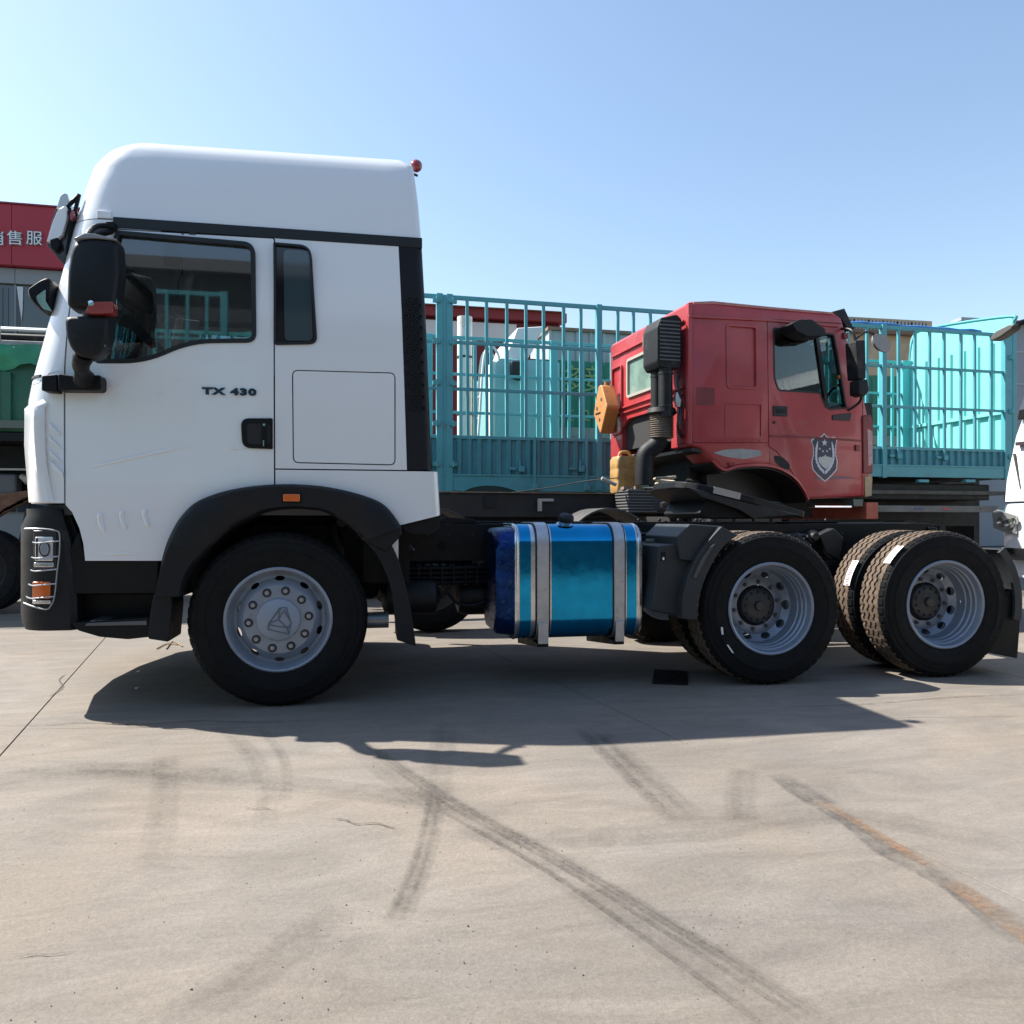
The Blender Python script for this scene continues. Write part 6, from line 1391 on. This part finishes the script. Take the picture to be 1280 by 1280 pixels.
for k in range(12): x = cx0 + .5 + k * 1.0; obj('support', MB().box(x - .08, x + .08, .1, 2.2, 0, cz_f(547)), M_CHASSIS, cg)
M_YEL = mat('container_print', (.24, .33, .13), .7)
for ch, px, py, s in (('\u591a', 716, 476, 1.0), ('\u63a5', 736, 476, 1.0), ('E', 713, 520, .55), ('2', 733, 520, .55)):
    me = text_mesh(ch, .62 * s, .004)
    for v in me.vertices: v.co = Vector((v.co.x, v.co.z, v.co.y))
    finish(me); x, z = cat_(px, py, 0); obj('container_lettering', me, M_YEL, cg, loc=(x, -.008, z))
gb_ = thing('grey_box_body', 'pale grey ribbed cargo box above the green container', 'cargo box', (CF.o[0], CF.o[1] + .6, cz_f(452)), CF.yaw)
obj('box_wall', MB().box(cx0 + .6, cx1 - .4, .08, 1.8, 0, cz_f(404) - cz_f(452)), mat('pale_box', (.33, .37, .39), .6, var=.08, vscale=2), gb_)
for k in range(22): x = cx0 + .62 + k * .32; obj('box_rib', MB().box(x - .03, x + .03, .04, .08, 0, cz_f(404) - cz_f(452)), mat('pale_box', (.33, .37, .39), .6), gb_)
obj('box_top_rail', MB().box(cx0 + .55, cx1 - .35, .0, 1.8, cz_f(406) - cz_f(452), cz_f(402) - cz_f(452)), mat('rusty_top', (.22, .14, .10), .8, var=.3, vscale=3), gb_)
# white cab, white pillar and ladder behind the trailer's left bay
VF = Frame(1.6, 10.2, R(2.)); vat = VF.at
wc = thing('parked_white_truck', 'white cab with black mirror seen through the left trailer bars', 'truck', (VF.o[0], VF.o[1], 0), VF.yaw)
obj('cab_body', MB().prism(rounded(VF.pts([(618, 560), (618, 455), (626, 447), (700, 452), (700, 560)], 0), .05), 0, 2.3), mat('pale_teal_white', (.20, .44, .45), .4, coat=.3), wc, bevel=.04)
obj('roof_fairing', MB().prism(VF.pts([(630, 448), (641, 428), (648, 408), (682, 406), (668, 436), (660, 450)], 0), .1, 2.2), mat('fairing_white', (.62, .64, .65), .4), wc, bevel=.03)  # fairing in one even off-white
obj('mirror', MB().prism(rounded(VF.pts([(638, 452), (657, 453), (657, 470), (650, 476), (641, 473), (638, 465)], -.2), .04), -.3, -.1), M_SEAL, wc, bevel=.03)
obj('mirror_arm', MB().tube([(vat(648, 455, -.2)[0], -.2, vat(648, 455, -.2)[1]), (vat(652, 448, 0)[0], .02, vat(652, 448, 0)[1])], .02, 6), M_SEAL, wc)
for px in (640, 690): wheel_at(wc, vat(px, 600, 0)[0], 0)
obj('chassis', MB().box(vat(560, 0, 0)[0], vat(700, 0, 0)[0], .6, 1.6, .5, vat(640, 560, 0)[1]), M_CHASSIS, wc)
pf = vat(580, 500, .3)
pl = thing('white_pillar', 'stained white round pillar behind the left trailer bars', 'pillar', (VF.o[0] + pf[0], VF.o[1] + .3, 0))
pr_ = (vat(590, 500, .3)[0] - vat(571.5, 500, .3)[0]) / 2
zt2 = vat(580, 397, .3)[1]
obj('shaft', MB().tube([(0, 0, 0), (0, 0, zt2 * .5), (0, 0, zt2)], pr_, 20), mat('stained_white', (.62, .61, .57), .6, var=.08, vscale=2, dirt=(.33, .25, .17), dirt_amt=.1, dscale=2), pl)
for zz_ in (.62, .84): obj('band', MB().tube([(0, 0, zt2 * zz_), (0, 0, zt2 * zz_ + .04)], pr_ + .012, 20), M_OLDBLACK, pl)
lx_, lz_ = vat(612, 540, -.3)
ld = thing('white_ladder', 'white tubular ladder with hooped top behind the trailer bars', 'ladder', (VF.o[0] + vat(605, 560, -.3)[0], VF.o[1] - .3, 0))
ox = vat(605, 560, -.3)[0]; vp = lambda px, py: (vat(px, py, -.3)[0] - ox, 0, vat(px, py, -.3)[1])
M_LAD = mat('ladder_white', (.66, .66, .64), .5)
b0_, b1_ = vp(598, 545), vp(612, 545)
for off in (0., .0): pass
obj('stile', MB().tube(smooth_path([(b0_[0] - .25, 0, 0), b0_, vp(603, 470), vp(607, 440), vp(615, 434), vp(622, 442), vp(624, 450)], 4), .026, 8), M_LAD, ld, angle=60)
obj('stile', MB().tube(smooth_path([(b0_[0] - .25, .4, 0), (b0_[0], .4, b0_[2]), (vp(603, 470)[0], .4, vp(603, 470)[2]), (vp(607, 440)[0], .4, vp(607, 440)[2]), (vp(615, 434)[0], .4, vp(615, 434)[2]), (vp(622, 442)[0], .4, vp(622, 442)[2])], 4), .026, 8), M_LAD, ld, angle=60)
for k in range(10):
    t = k / 9; a = Vector((b0_[0] - .25, 0, .05)).lerp(Vector(vp(604, 466)), t); obj('rung', MB().cyl(tuple(a), (a.x, .4, a.z), .018, 8), M_LAD, ld)
ck = thing('cream_cabinet', 'narrow cream-coloured cabinet beside the ladder behind the trailer', 'cabinet', (VF.o[0] + vat(619, 500, .2)[0], VF.o[1] + .2, 0))
cw_ = vat(625, 500, .2)[0] - vat(614, 500, .2)[0]; zc_ = vat(619, 452, .2)[1]
obj('cabinet_body', MB().box(-cw_ / 2, cw_ / 2, 0, .5, 0, zc_), mat('cream_paint', (.68, .64, .54), .6, var=.06, vscale=3), ck, bevel=.01)
obj('cabinet_label', MB().box(-cw_ * .4, cw_ * .4, -.006, .0, vat(619, 533, .2)[1], vat(619, 527, .2)[1]), M_OLDBLACK, ck)
# far buildings that close the yard on the right
YF = Frame(14., 21., 0.); yat = YF.at
yb = thing('tan_building', 'tan brick building with barred upper windows far behind the trailer', 'building', (YF.o[0], YF.o[1], 0))
ya, yb_ = yat(1040, 420, 0)[0], yat(1165, 420, 0)[0]; yz = lambda py: yat(1120, py, 0)[1]
obj('wall', MB().box(ya, yb_, 0, 6, 0, yz(399)), mat('tan_brick', (.38, .31, .22), .8, var=.2, vscale=2), yb)
obj('eave', MB().box(ya - .2, yb_ + .2, -.3, .1, yz(420), yz(416)), mat('eave_brown', (.15, .10, .07), .8), yb)
for k in range(6):
    x = ya + .6 + k * (yb_ - ya - 1.2) / 5; w_ = obj('window', MB().box(x - .35, x + .35, -.03, .02, yz(414), yz(402)), mat('pale_window', (.30, .33, .33), .3), yb)
    for q_ in range(5): obj('window_bar', MB().box(x - .3 + q_ * .15, x - .28 + q_ * .15, -.05, -.03, yz(414), yz(402)), M_DUSTY, w_)
GF = Frame(22., 24., 0.); gat = GF.at
gbd = thing('grey_shed', 'plain blue-grey metal shed at the far right behind the white truck', 'building', (GF.o[0], GF.o[1], 0))
ga = gat(1200, 420, 0)[0]; gz = lambda py: gat(1275, py, 0)[1]
obj('wall', MB().box(ga, ga + 24, 0, 10, 0, gz(406)), mat('blue_grey_sheet', (.20, .23, .27), .6, var=.06, vscale=1), gbd)
for k in range(3): obj('sheet_joint', MB().box(ga, ga + 24, -.03, .0, gz(440 + k * 40) - .04, gz(440 + k * 40) + .04), mat('sheet_trim', (.28, .31, .35), .5), gbd)
obj('roof_edge', MB().box(ga - .2, ga + 24.2, -.3, .3, gz(407), gz(403)), mat('sheet_trim', (.28, .31, .35), .5), gbd)
